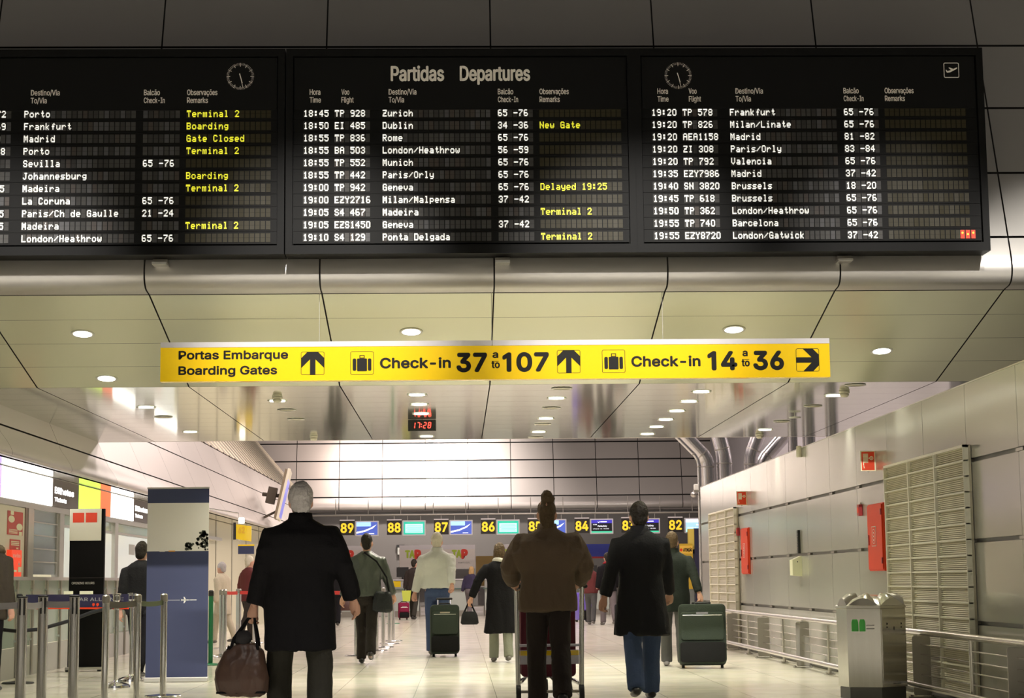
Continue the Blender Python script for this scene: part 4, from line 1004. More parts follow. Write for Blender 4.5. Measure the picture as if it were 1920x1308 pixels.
for i in range(8):
    x = -3.15+1.4555*i
    names = ['under number eighty-nine', 'under number eighty-eight with a yellow and red label', 'under number eighty-seven', 'under number eighty-six', 'under number eighty-five', 'under number eighty-four', 'under number eighty-three', 'under number eighty-two', 'past number eighty-two']
    t = thing('check_in_desk', 'pale green check-in desk '+names[i], 'desk', (x, DY+.35, 0))
    MB().box(-.45, .45, -.35, .35, .17, .82).build('front_panel', M_front, t); MB().box(-.46, .46, -.36, .35, 0, .17).build('plinth', M_pl, t)
    MB().box(-.50, .50, -.45, .40, .82, .85).build('glass_ledge', mat('ledge_glass', (.12, .18, .16), .1), t)
    MB().box(-.45, .40, -.10, .20, .85, 1.10).build('screen_wall', M_grey, t); MB().box(-.46, .42, -.14, .24, 1.10, 1.13).build('worktop', M_rail, t)
    if i == 1:
        q = MB(); q.box(-.44, -.12, -.104, -.10, .90, 1.08); q.build('yellow_label', M_yel, t); q = MB(); text(q, 'tap', -.06, .22, .94, .06, lambda u, v: (u, -.102, v), .03); q.build('red_lettering', M_red, t)
    mo = MB(); mo.box(-.25, .12, .0, .06, 1.20, 1.50); o = mo.build('monitor', M_rubber, t); MB().tube([(-.06, .03, 1.13), (-.06, .03, 1.22)], .02).build('monitor_stand', M_rubber, o)
    b = MB(); b.box(.47, .98, -.35, 1.2, 0, .30); sc_ = b.build('baggage_scale', M_steeld, t)
    q = MB()
    for k in range(6): q.box(.50, .95, -.352, -.35, .05+.04*k, .065+.04*k)
    q.build('vent_grille', M_rail, sc_)
M_tapw = mat('backdrop_white', (.74, .68, .64), .4); M_tg = mat('logo_lime', (.45, .60, .05), .4); M_tr = mat('logo_red', (.80, .05, .03), .4)
def airline_panel(x0, x1, label, lx):
    t = thing('airline_backdrop', label, 'backdrop panel', ((x0+x1)/2, 59.6, 0)); L = (x1-x0)/2
    MB().box(-L, L, -.02, .02, 1.46, 2.22).build('panel', M_tapw, t); MB().box(-L, L, -.022, .02, 2.08, 2.22).build('top_band', M_rail, t)
    for x in (-L+.03, L-.03): MB().box(x-.03, x+.03, -.02, .02, 0, 1.46).build('leg', M_grey, t)
    MB().box(-L+.07, L-.07, -.01, .02, .4, 1.44).build('dark_infill', M_dk, t)
    c = lx-(x0+x1)/2; P = lambda u, v: (u, -.0235, v)
    q = MB(); text(q, 'TA', c-.30, c+.02, 1.80, .26, P, .05); q.build('lime_lettering', M_tg, t); q = MB(); text(q, 'P', c, c+.22, 1.76, .32, P, .07); q.build('red_lettering', M_tr, t); q = MB(); text(q, 'PORTUGAL', c-.1, c+.3, 1.62, .05, P, .01); q.build('small_lettering', M_grey, t)
airline_panel(-1.93, -.72, 'white airline backdrop with lime and red lettering behind desk eighty-eight', -1.45); airline_panel(-.70, .50, 'white airline backdrop with lime and red lettering behind desk eighty-seven', .05); airline_panel(1.25, 2.3, 'white airline backdrop with lime and red lettering mostly hidden by the coats', 1.75); airline_panel(-4.2, -3.3+.4, 'white airline backdrop behind the leather-jacketed man', -3.6)
t = thing('gold_panel', 'dull gold board behind the desk next to the woman in black', 'board', (.88, 59.6, 0)); MB().box(-.36, .36, -.02, .02, .9, 1.85).build('board', mat('dull_gold', (.24, .15, .03), .4), t); MB().box(-.37, .37, -.025, .02, .86, .90).build('edge', M_alu, t); MB().box(-.3, .3, -.01, .02, 0, .86).build('leg', M_dk, t)
t = thing('navy_backdrop', 'navy airline board with a white bird behind desk eighty-four', 'backdrop panel', (4.28, 59.6, 0)); MB().box(-.62, .62, -.02, .02, 1.80, 2.20).build('panel', mat('deep_blue', (.02, .035, .30), .4), t); MB().box(-.62, .62, -.022, .02, 1.74, 1.80).build('red_base_band', M_redd, t)
q = MB(); q.add([(-.60+x, -.0225, 2.02+z) for x, z in ((0, .10), (.06, .02), (.10, -.06), (.16, -.10), (.22, -.02), (.30, .10), (.20, .06), (.15, .0), (.10, .06))], [(0, 1, 8), (1, 2, 7, 8), (2, 3, 4, 7), (4, 5, 6, 7)]); q.build('bird_print', M_white, t); MB().box(-.6, -.5, -.01, .02, 0, 1.74).build('leg', M_grey, t); MB().box(.5, .6, -.01, .02, 0, 1.74).build('leg', M_grey, t)
t = thing('notice_board', 'yellow notice board headed ATENCAO near the navy column', 'notice board', (6.88, 56.2, 0)); MB().box(-.2, .2, -.02, .02, .75, 2.12).build('board', mat('notice_ochre', (.55, .36, .02), .4), t)
MB().box(-.2, .2, -.024, -.02, 1.82, 2.06).build('header', mat('notice_amber', (.80, .50, .06), .4), t); q = MB(); text(q, 'ATENÇÃO', -.09, .19, 1.88, .10, lambda u, v: (u, -.0255, v), .03); q.build('lettering', M_ink, t); q = MB(); q.disc((-.15, -.0255, 1.93), .045, 'y', 16); q.build('red_dot', M_red, t); MB().box(-.03, .03, -.01, .02, 0, .75).build('leg', M_dk, t)
t = thing('navy_column', 'navy totem column standing at the end of the panelled wall', 'totem', (7.30, 56.4, 0)); MB().box(-.15, .22, -.15, .15, 0, 2.58).build('body', mat('column_navy', (.012, .012, .045), .4), t)
MB().box(-.33, -.151, -.10, .10, 1.95, 2.57).build('yellow_panel', mat('pale_yellow', (.75, .58, .10), .45), t); MB().box(-.31, -.152, -.10, .10, 1.82, 1.94).build('dark_label', M_ink, t); MB().box(.05, .13, -.153, -.15, 1.50, 1.54).build('white_label', M_white, t); MB().box(.15, .24, -.20, -.152, .2, 1.30).build('violet_panel', mat('violet_paint', (.10, .06, .45), .4), t)
t = thing('desk_phone_box', 'small grey box under desk number eighty-eight', 'box', (fx(737), 64.4, 2.0)); t.location.y = 64.9; MB().box(-.1, .1, -.06, .06, 0, .26).build('case', M_grey, t); MB().box(-.14, .14, -.08, .06, .26, .34).build('hood', M_rubber, t); MB().disc((0, -.065, .15), .03).build('lens', M_rubber, t)
# ---------------------------------------------------------------- travellers
def cloth(name, col, rough=.85, amt=.12, bump=.25, spec=.25): return mat(name, col, rough, nscale=5, namt=amt, bump=bump, bscale=55, spec=spec)
SKIN = mat('skin', (.55, .30, .21), .5, nscale=8, namt=.06)
def hand_mesh(wrist, d, palmn, thumb, curl, s):
    """palm, four unequal bent fingers and a thumb; d = direction of the hand, palmn = towards the palm, thumb = thumb side"""
    mb = MB(); d = d.normalized(); palmn = (palmn-d*palmn.dot(d)).normalized(); side = d.cross(palmn)
    if side.dot(thumb) < 0: side = -side
    W = lambda a, b, c: wrist+(d*a+side*b+palmn*c)*s
    mb.tube([W(-.02, 0, 0), W(.02, .0, 0), W(.055, .002, .004), W(.092, .002, .006)], [.026*s, .032*s, .040*s, .036*s], 0, 14, True, .50)
    for b, L, r in ((.029, .070, .0088), (.010, .080, .0092), (-.010, .074, .0088), (-.028, .058, .0078)):
        pts = [W(.085, b, .004)]; a = 0; q = Vector((.085, 0, .004))
        for f_, bend in ((.42, .45), (.33, 1.0), (.25, .8)):
            a += curl*bend; q = q+Vector((math.cos(a), 0, math.sin(a)))*L*f_; pts.append(W(q.x, b*(1+.1*f_), q.z))
        mb.tube(pts, [r*s, r*s, r*.93*s, r*.8*s], 0, 8, True)
    mb.tube([W(.02, .022, .008), W(.045, .042, .018), W(.068, .046, .030+.012*curl), W(.088, .040, .038+.018*curl)], [.013*s, .0115*s, .010*s, .0085*s], 0, 8, True)
    return mb
def person(label, x, y, rz, h, P):
    s = h/1.75; vox = P.get('vox', .013); t = thing('person', label, 'person', (x, y, 0), rz)
    V3 = lambda a, b, c: Vector((a, b, c))
    lean = R(P.get('lean', 3))
    def up(p): # lean of the upper body about the hips
        q = p-V3(0, 0, .92); return V3(q.x, q.y*math.cos(lean)+q.z*math.sin(lean), q.z*math.cos(lean)-q.y*math.sin(lean))+V3(0, 0, .92)
    legs = []
    for sd, (sw, kn) in ((-1, P.get('ll', (14, 6))), (1, P.get('rl', (-12, 14)))):
        hip = V3(sd*.09, 0, .92); a = R(sw); kx = sd*P.get('stance', .095)
        knee = V3(kx, hip.y+.43*math.sin(a), .92-.43*math.cos(a)); a2 = a-R(kn)
        ank = V3(kx, knee.y+.41*math.sin(a2), knee.z-.41*math.cos(a2)); legs.append((sd, hip, knee, ank, a2))
    drop = min(l[3].z for l in legs)-.085
    arms = []
    for sd, (sw, out, bend, bin_) in ((-1, P.get('la', (-8, 10, 18, 0))), (1, P.get('ra', (8, 10, 18, 0)))):
        sh = V3(sd*.185, -.005, 1.425); a, o = R(sw), R(out)
        el = sh+V3(sd*math.sin(o)*math.cos(a), math.sin(a)*math.cos(o), -math.cos(a)*math.cos(o))*.29
        a2 = a+R(bend); o2 = o-R(bin_)
        fd = V3(sd*math.sin(o2)*abs(math.cos(a2)), math.sin(a2)*math.cos(o2), -math.cos(a2)*math.cos(o2)).normalized()
        wr = el+fd*.255; arms.append((sd, up(sh), up(el), up(wr), (up(wr)-up(el)).normalized()))
    hz = P.get('nod', 0)
    T = lambda v: Vector((v[0]*s, v[1]*s, (v[2]-drop)*s))
    def tf(mb): mb.v = [tuple(T(p)) for p in mb.v]; return mb
    hd = up(V3(0, .015, 1.50)); hl = R(P.get('headlean', 0)); ht = R(P.get('headturn', 0))
    def H(x_, y_, z_): # head space, z from neck top
        q = V3(x_*math.cos(ht)-y_*math.sin(ht), x_*math.sin(ht)+y_*math.cos(ht), z_)
        q = V3(q.x, q.y*math.cos(hl)+q.z*math.sin(hl), q.z*math.cos(hl)-q.y*math.sin(hl)); return hd+q
    # body
    b = MB()
    b.rings([(z, rx, ry, yo) for z, rx, ry, yo in ((.84, .10, .09, 0), (.90, .155, .115, 0), (1.0, .145, .105, .0), (1.12, .135, .10, .005), (1.28, .155, .115, .005), (1.38, .165, .105, 0), (1.44, .12, .075, 0), (1.47, .06, .06, .0))])
    b.v = [tuple(up(Vector(p))) for p in b.v]
    nb = MB(); nb.tube([up(V3(0, 0, 1.42)), up(V3(0, .0, 1.48)), H(0, .0, .06)], [.062, .055, .054], 0, 14)
    hr = MB(); prof = [(.010, .040, .045, .040), (.030, .052, .066, .028), (.060, .064, .086, .012), (.100, .071, .096, .003), (.145, .075, .100, -.003), (.185, .073, .097, -.006), (.215, .062, .082, -.008), (.238, .040, .052, -.008), (.248, .012, .015, -.008)]
    hr.loft([[H(rx*math.cos(2*PI*j/18), yo+ry*math.sin(2*PI*j/18), z) for j in range(18)] for z, rx, ry, yo in prof])
    hr.loft([[H(dx, yy, zz) for dx, yy, zz in ring] for ring in ([(-.017, .088, .085), (.017, .088, .085), (.006, .088, .130), (-.006, .088, .130)], [(-.008, .118, .088), (.008, .118, .088), (.003, .100, .128), (-.003, .100, .128)])])
    hr.ell(H(0, .090, .052), (.024, .012, .008)); hr.ell(H(0, .092, .140), (.055, .010, .010))
    for sd in (-1, 1): hr.ell(H(sd*.078, -.006, .105), (.011, .020, .033))
    b.v += nb.v+hr.v; o0 = len(b.v)-len(nb.v)-len(hr.v)
    b.f += [tuple(i+o0 for i in f) for f in nb.f]; o1 = o0+len(nb.v); b.f += [tuple(i+o1 for i in f) for f in hr.f]
    for sd, sh, el, wr, fd in arms: b.tube([sh+V3(-sd*.04, 0, -.06), sh.lerp(el, .5), el, el.lerp(wr, .4), wr], [.050, .047, .040, .039, .028], 0, 12, True)
    for sd, hip, knee, ank, a2 in legs:
        b.tube([hip, hip.lerp(knee, .4), knee, knee.lerp(ank, .35), ank], [.085, .075, .054, .055, .038], 0, 12, True)
        b.tube([ank+V3(0, -.03, -.045), ank+V3(0, .06, -.05), ank+V3(0, .15, -.058)], [.034, .036, .026], 0, 10, True)
    body = organic(tf(b), 'body', SKIN, t, max(.009, vox*.8) if vox < .018 else vox, 3)
    if vox < .018:
        bm = bmesh.new(); bm.from_mesh(body.data)
        for sd, sh, el, wr, fd in arms:
            hm = organic(tf(hand_mesh(wr+fd*.01, fd, V3(-sd*.9, .25, 0), V3(-sd*.2, 1, 0), P.get('curl', .55) if sd < 0 else P.get('rcurl', P.get('curl', .55)), 1.0)), 'hand', SKIN, t, .0052, 2)
            bm.from_mesh(hm.data); md = hm.data; bpy.data.objects.remove(hm); bpy.data.meshes.remove(md)
        bm.to_mesh(body.data); bm.free(); body.data.polygons.foreach_set('use_smooth', [True]*len(body.data.polygons))
        for sd in (-1, 1):
            e = MB(); e.ell(T(H(sd*.031, .086, .118)), (.011*s, .008*s, .008*s)); e.build('eye', M_ink, t, smooth=True)
    # trousers
    q = MB(); tr = P.get('trouser_r', (.098, .078, .072))
    q.rings([(1.0, .155, .115, 0), (.92, .172, .13, -.004), (.84, .165, .125, -.008), (.78, .12, .09, 0)])
    for sd, hip, knee, ank, a2 in legs:
        q.tube([hip+V3(0, 0, -.02), hip.lerp(knee, .4), knee, knee.lerp(ank, .5), ank+V3(0, -.005, -.03)], [tr[0], tr[0]*.92, tr[1], tr[1]*.95, tr[2]], 0, 14)
    organic(tf(q), 'trousers', P['trousers'], t, vox, 4, .009*s, 9)
    for sd, hip, knee, ank, a2 in legs:
        q = MB(); pit = max(0, (ank.z-drop-.10))*3.2; pit = min(pit, .9)
        fd = V3(0, math.cos(pit), -math.sin(pit)); un = V3(0, math.sin(pit), math.cos(pit)); base = ank+V3(0, 0, -.045)
        q.tube([base-fd*.055, base+fd*.0, base+fd*.09-un*.006, base+fd*.165-un*.012, base+fd*.195-un*.016], [.040, .044, .042, .037, .026], 0, 14, True, .85)
        q.tube([ank+V3(0, 0, .02), base], [.04, .042], 0, 12)
        organic(tf(q), 'shoe', P['shoes'], t, min(vox, .012), 3)
    # coat
    hem = P['hem']+drop; sw_ = P.get('sw', .215); fl = P.get('flare', 1.08); bk = P.get('bulk', 1.0)
    prof = [(1.512, .068, .068, .0), (1.492, .088, .078, 0), (1.472, .125, .090, -.004), (1.450, .160, .102, -.006), (1.420, sw_*.89, .115, -.006), (1.375, sw_*.98, .128*bk, -.006), (1.33, sw_, .135*bk, -.004), (1.28, sw_*.99*bk, .140*bk, 0), (1.12, .185*bk, .132*bk, .004), (1.02, .188*bk, .135*bk, 0), (.92, .200*bk, .143*bk, -.004)]
    zz = .92-.08
    while zz > hem: k = (.92-zz)/max(.05, .92-hem) if hem < .9 else 0; prof.append((zz, .200*bk*(1+(fl-1)*k), .145*bk*(1+(fl-1)*k), -.004)); zz -= .10
    prof = [p for p in prof if p[0] > hem+.02]+[(hem, prof[-1][1]*(1+.02*(hem < .85)), prof[-1][2]*1.01, -.004)]
    q = MB(); q.rings(prof, n=28, p=2.5); q.v = [tuple(up(Vector(p))) if p[2] > .92 else p for p in q.v]
    ar = P.get('sleeve', (.080, .066, .056))
    for sd, sh, el, wr, fd in arms:
        q.tube([sh+V3(-sd*.06, 0, -.055), sh.lerp(el, .12)+V3(sd*.012, 0, -.028), sh.lerp(el, .5), el, el.lerp(wr, .5), wr-fd*.005], [ar[0]*.85, ar[0]*.98, ar[0]*.95, ar[1], ar[1]*.93, ar[2]], 0, 16)
    seam = P.get('vent', 0)
    def fold(p):
        zl = p.z/s+drop; d = 0
        if seam and p.y < 0 and abs(p.x) < .012*s and zl < seam: d -= .010*s*(1-abs(p.x)/(.012*s))
        if zl < 1.0: d += .004*s*math.sin(math.atan2(p.y, p.x)*7+zl*3)*min(1, (1.0-zl)*2.5)
        for sd, sh, el, wr, fd in arms:
            e = T(el); r_ = (p-e).length
            if r_ < .11*s: d += .004*s*math.sin((p.z-e.z)*95/s)*(1-r_/(.11*s))
        return d
    coat = organic(tf(q), P.get('coat_name', 'coat'), P['coat'], t, vox, 10, P.get('wrinkle', .012)*s, 6, fold)
    if P.get('collar'):
        q = MB(); pr = []
        for z, r, yo in ((1.452, .100, -.010), (1.50, .084, -.006), (1.535, .078, -.004), (1.530, .070, -.002), (1.49, .070, 0)): pr.append([up(V3(r*1.03*math.cos(2*PI*j/20), yo+r*math.sin(2*PI*j/20), z)) for j in range(20)])
        q.loft(pr, cap=False); tf(q).build('collar', P['collar'], t, smooth='all')
    if P.get('scarf'):
        q = MB(); ring = [up(V3(.088*math.cos(a), .082*math.sin(a)-.004, 1.492+.012*math.sin(a*2))) for a in [2*PI*j/20 for j in range(21)]]
        q.tube(ring, .032, 0, 10); q.tube([up(V3(.05, -.10, 1.49)), up(V3(.075, -.145, 1.40)), up(V3(.08, -.155, 1.30))], [.03, .034, .03], 0, 10, False, .5)
        organic(tf(q), 'scarf', P['scarf'], t, vox, 3, .006, 14)
    # hair
    if P.get('hair'):
        q = MB(); k = P.get('hair_r', 1.0)
        q.ell(H(0, -.016, .155), (.083*k, .102*k, .105*k), 0, 18, 12); q.ell(H(0, -.060, .095), (.068*k, .052*k, .075*k), 0, 14, 10)
        st = P.get('hairstyle')
        if st == 'bun': q.ell(H(.0, -.055, .270), (.050, .055, .050)); q.ell(H(.01, -.045, .245), (.06, .06, .04)); q.ell(H(0, -.07, .06), (.062, .045, .08)); q.ell(H(0, -.075, .0), (.055, .035, .06))
        if st == 'long':
            q.ell(H(0, -.065, .03), (.078, .05, .11)); q.ell(H(0, -.08, -.06), (.070, .04, .11))
            for sd in (-1, 1): q.ell(H(sd*.07, -.02, .05), (.025, .05, .10))
        if st == 'bob':
            q.ell(H(0, -.03, .12), (.092, .095, .10))
            for sd in (-1, 1): q.ell(H(sd*.076, -.01, .075), (.024, .05, .065))
        organic(tf(q), P.get('hair_name', 'hair'), P['hair'], t, min(vox, .009), 2, (.011 if P.get('hair_name') != 'cap' else .002)*s, 24)
    if P.get('hood'):
        q = MB(); ring = [up(V3(.125*math.cos(a), .10*math.sin(a)-.02, 1.49+.03*math.sin(-a))) for a in [2*PI*j/20 for j in range(21)]]
        q.tube(ring, .045, 0, 10); organic(tf(q), 'fur_hood', P['hood'], t, vox, 2, .018, 26)
    t['_hands'] = 0; del t['_hands']
    return t, [(T(wr+fd*.085)) for sd, sh, el, wr, fd in arms]
def world(t, p): return Matrix.Translation(t.location) @ Matrix.Rotation(t.rotation_euler.z, 4, 'Z') @ p

K_black = cloth('black_wool', (.009, .0085, .010), spec=.12); K_trA = cloth('dark_olive_trousers', (.030, .028, .022)); K_brown = cloth('brown_jacket_cloth', (.115, .080, .054)); K_trE = cloth('dark_brown_trousers', (.028, .021, .019))
K_char = cloth('charcoal_jacket_cloth', (.016, .016, .018)); K_jean = cloth('blue_denim', (.055, .085, .17)); K_dgreen = cloth('dark_green_jacket_cloth', (.014, .019, .015)); K_grtr = cloth('grey_trousers', (.075, .075, .075))
K_leather = mat('green_black_leather', (.045, .056, .046), .36, nscale=6, namt=.2, bump=.3, bscale=22); K_trB = cloth('brown_black_trousers', (.020, .016, .013)); K_pale = cloth('pale_jacket_cloth', (.62, .64, .58)); K_sage = cloth('sage_trousers', (.23, .24, .19))
K_red = cloth('red_knit', (.25, .02, .025)); K_mauve = cloth('mauve_grey_trousers', (.14, .12, .125)); K_purp = cloth('plum_top_cloth', (.035, .028, .06)); K_beige = cloth('beige_coat_cloth', (.50, .44, .33)); K_rust = cloth('faded_red_jacket', (.11, .026, .026)); K_white = cloth('white_knit', (.72, .70, .64))
K_dbr = cloth('dark_brown_parka', (.045, .036, .026)); K_fur = cloth('tan_fur', (.13, .10, .065))
Hgrey = cloth('grey_hair', (.42, .39, .385), .7, .25, .6); Hdark = cloth('dark_hair', (.018, .014, .010), .6, .2, .6); Hbrown = cloth('brown_hair', (.085, .055, .028), .6, .25, .6); Hblond = cloth('blond_hair', (.42, .27, .12), .6, .2, .6); Hwhite = cloth('pale_hair', (.62, .58, .46), .7, .15, .5)
Sh_b = mat('black_shoe_leather', (.012, .011, .010), .35); Sh_g = mat('grey_shoe', (.16, .15, .14), .6); Sh_w = mat('white_shoe', (.7, .68, .66), .6)

pA, hA = person('grey-haired person in a long black overcoat carrying a brown duffel bag', -1.13, 13.2, R(2), 1.765, dict(coat=K_black, trousers=K_trA, shoes=Sh_b, hair=Hgrey, hair_r=1.05, hem=.575, sw=.262, bulk=1.24, flare=1.0, collar=K_black, la=(-4, 14, 10, 0), ra=(-6, 24, 30, 8), ll=(10, 4), rl=(-8, 10), stance=.145, vent=.98, curl=1.0, rcurl=.5, vox=.012, sleeve=(.092, .075, .062), trouser_r=(.105, .092, .085), wrinkle=.010, headturn=6))
pE, hE = person('person in a bulky brown jacket with brown hair in a bun pushing a luggage trolley', .735, 15.5, R(0), 1.74, dict(coat=K_brown, trousers=K_trE, shoes=Sh_b, hair=Hbrown, hairstyle='bun', hem=.80, sw=.26, bulk=1.22, flare=1.0, collar=K_brown, la=(18, 28, 46, 44), ra=(18, 28, 46, 44), ll=(10, 2), rl=(-14, 18), curl=1.2, vox=.012, sleeve=(.105, .092, .062), wrinkle=.018, trouser_r=(.105, .085, .08), coat_name='jacket', hair_r=.94))
pF, hF = person('dark-haired person in a long charcoal jacket and blue jeans', 1.61, 16.5, R(2), 1.75, dict(coat=K_char, trousers=K_jean, shoes=Sh_b, hair=Hdark, hem=.56, sw=.225, bulk=1.05, flare=1.24, la=(-16, 16, 20, 0), ra=(14, 12, 25, 0), ll=(-14, 14), rl=(12, 4), curl=.9, vox=.012, coat_name='jacket', collar=K_char, trouser_r=(.10, .082, .076)))
pB, hB = person('dark-haired person in a green-black leather jacket with a dark shoulder bag', -1.225, 24.5, R(0), 1.69, dict(coat=K_leather, trousers=K_trB, shoes=Sh_b, hair=Hdark, hem=.90, sw=.225, bulk=1.04, flare=1.0, la=(-8, 14, 20, 0), ra=(4, 18, 24, 0), ll=(6, 4), rl=(-12, 24), curl=.5, vox=.013, coat_name='jacket', wrinkle=.016, stance=.07, hair_r=.95, trouser_r=(.095, .075, .068)))
pC, hC = person('pale-haired person in a pale whitish jacket and jeans pulling a green suitcase', -.33, 27.0, R(-3), 1.77, dict(coat=K_pale, trousers=K_jean, shoes=Sh_g, hair=Hwhite, hem=.94, sw=.24, bulk=1.12, flare=1.06, la=(-4, 14, 12, 0), ra=(-38, 8, 4, 4), ll=(12, 6), rl=(-10, 12), curl=1.1, vox=.014, coat_name='jacket', collar=K_pale))
pD, hD = person('brown-haired person in a long black coat with a pale scarf and sage trousers', .535, 24.5, R(4), 1.55, dict(coat=K_black, trousers=K_sage, shoes=Sh_g, hair=Hbrown, hairstyle='bob', hem=.42, sw=.205, bulk=1.04, flare=1.22, scarf=K_white, la=(-8, 32, 10, 10), ra=(6, 10, 20, 0), ll=(8, 4), rl=(-8, 10), curl=.9, vox=.013, headturn=-25))
pG, hG = person('person in a dark green jacket and grey trousers pulling the large green suitcase', 2.60, 22.62, R(-4), 1.64, dict(coat=K_dgreen, trousers=K_grtr, shoes=Sh_g, hair=Hbrown, hem=.70, sw=.235, bulk=1.10, flare=1.02, la=(6, 12, 20, 0), ra=(-27, 18, 6, 4), ll=(14, 4), rl=(-10, 10), curl=1.1, vox=.013, coat_name='jacket', collar=K_dgreen))
far = dict(vox=.02)
person('person in a black jacket with a red scarf standing by the desks', 3.49, 43.7, R(10), 1.70, dict(coat=K_black, trousers=K_mauve, shoes=Sh_g, hair=Hdark, hem=.80, scarf=K_red, collar=K_red, **far))
person('person in a red jacket and grey trousers beside the red-scarfed one', 3.12, 44.2, R(-15), 1.50, dict(coat=K_rust, trousers=K_grtr, shoes=Sh_g, hair=Hbrown, hem=.85, **far))
pH, hH = person('person in a dark brown jacket with a maroon suitcase at the desks', -1.30, 52.6, R(-20), 1.70, dict(coat=K_trE, trousers=K_trA, shoes=Sh_b, hair=Hdark, hem=.80, **far))
person('blond person in a plum top and orange skirt leaning at desk eighty-six', .29, 54, R(-30), 1.50, dict(coat=K_purp, trousers=K_mauve, shoes=Sh_w, hair=Hblond, hairstyle='long', hem=.95, lean=12, **far))
pL, hL = person('person in dark clothes carrying a brown handbag beyond the overcoated one', -3.02, 45, R(0), 1.66, dict(coat=K_black, trousers=K_black, shoes=Sh_b, hair=Hdark, hem=.75, **far))
person('person in a beige coat near the shop fronts', -4.25, 33.5, R(60), 1.45, dict(coat=K_beige, trousers=K_beige, shoes=Sh_g, hair=Hgrey, hem=.6, **far))
person('person in a faded red jacket and white cap near the shop fronts', -3.95, 34.8, R(-50), 1.58, dict(coat=K_rust, trousers=K_trE, shoes=Sh_b, hair=Hwhite, hair_name='cap', hem=.8, **far))
person('person in a dark parka with a fur hood at the frame edge', -4.78, 19.0, R(-10), 1.66, dict(coat=K_dbr, trousers=K_black, shoes=Sh_b, hair=Hdark, hem=.75, hood=K_fur, vox=.015, coat_name='parka', la=(0, 6, 10, 0), ra=(0, 6, 10, 0), ll=(2, 2), rl=(-2, 2)))
person('person in dark clothes walking between the black totem and the blue banner', -3.62, 21.2, R(-8), 1.55, dict(coat=K_char, trousers=K_black, shoes=Sh_b, hair=Hdark, hem=.80, sw=.19, bulk=.85, vox=.015, la=(-10, 6, 10, 0), ra=(10, 6, 10, 0), ll=(14, 4), rl=(-14, 16), trouser_r=(.085, .068, .06)))

# ---------------------------------------------------------------- luggage
hw = world(pA, hA[0])
t = thing('duffel_bag', 'slouchy brown leather duffel bag carried in the hand of the overcoated person', 'bag', (hw.x-.055, hw.y-.02, .27))
q = MB(); q.rings([(.0, .13, .11, 0, .0), (.03, .185, .14, 0, .0), (.12, .195, .15, 0, 0), (.22, .17, .135, 0, 0), (.30, .14, .09, 0, .01), (.355, .085, .05, 0, .02), (.37, .05, .03, 0, .02)], n=26, p=2.8)
M_bag = mat('brown_bag_leather', (.085, .045, .032), .42, nscale=5, namt=.35, bump=.4, bscale=14)
organic(q, 'bag_body', M_bag, t, .012, 4, .022, 7)
q = MB(); q.tube([(-.175, -.04, .10), (-.175, -.02, .16), (-.09, -.04, .345)], .012); q.tube([(-.17, -.12, .03), (.17, -.12, .03)], .008); q.build('piping', K_black, t, smooth=True)
top = hw-Vector(t.location)
for dy in (-.035, .035):
    q = MB(); q.tube([(-.09, dy*1.6, .30), (-.06, dy*1.3, .40), top+Vector((-.02, dy*.4, -.012)), top+Vector((.02, dy*.4, -.012)), (.10, dy*1.3, .40), (.11, dy*1.6, .30)], .011, 0, 10, False, .6); q.build('handle', K_black, t, smooth=True)
q = MB(); q.ell((.0, -.02, .405), (.065, .045, .055)); organic(q, 'strap_bundle', cloth('dark_strap', (.03, .028, .03)), t, .010, 3, .012, 16)
hb = world(pB, hB[1])
t = thing('shoulder_bag', 'dark soft shoulder bag at the hip of the leather-jacketed person', 'bag', (-1.005, 24.36, .66))
q = MB(); q.rings([(0, .10, .05, 0), (.03, .135, .07, 0), (.15, .13, .07, 0), (.24, .11, .05, 0), (.27, .09, .03, 0)], n=20, p=3); organic(q, 'bag_body', cloth('dark_bag_cloth', (.016, .019, .020), .6), t, .012, 4, .012, 9)
MB().tube([(.08, .0, .26), (.05, -.03, .45), (-.08, -.04, .66), (-.24, -.02, .78), (-.27, .1, .76)], .011, 0, 8, False, .4).build('strap', K_black, t, smooth=True)
M_case = cloth('green_suitcase_cloth', (.024, .034, .024), .75, .1, .2)
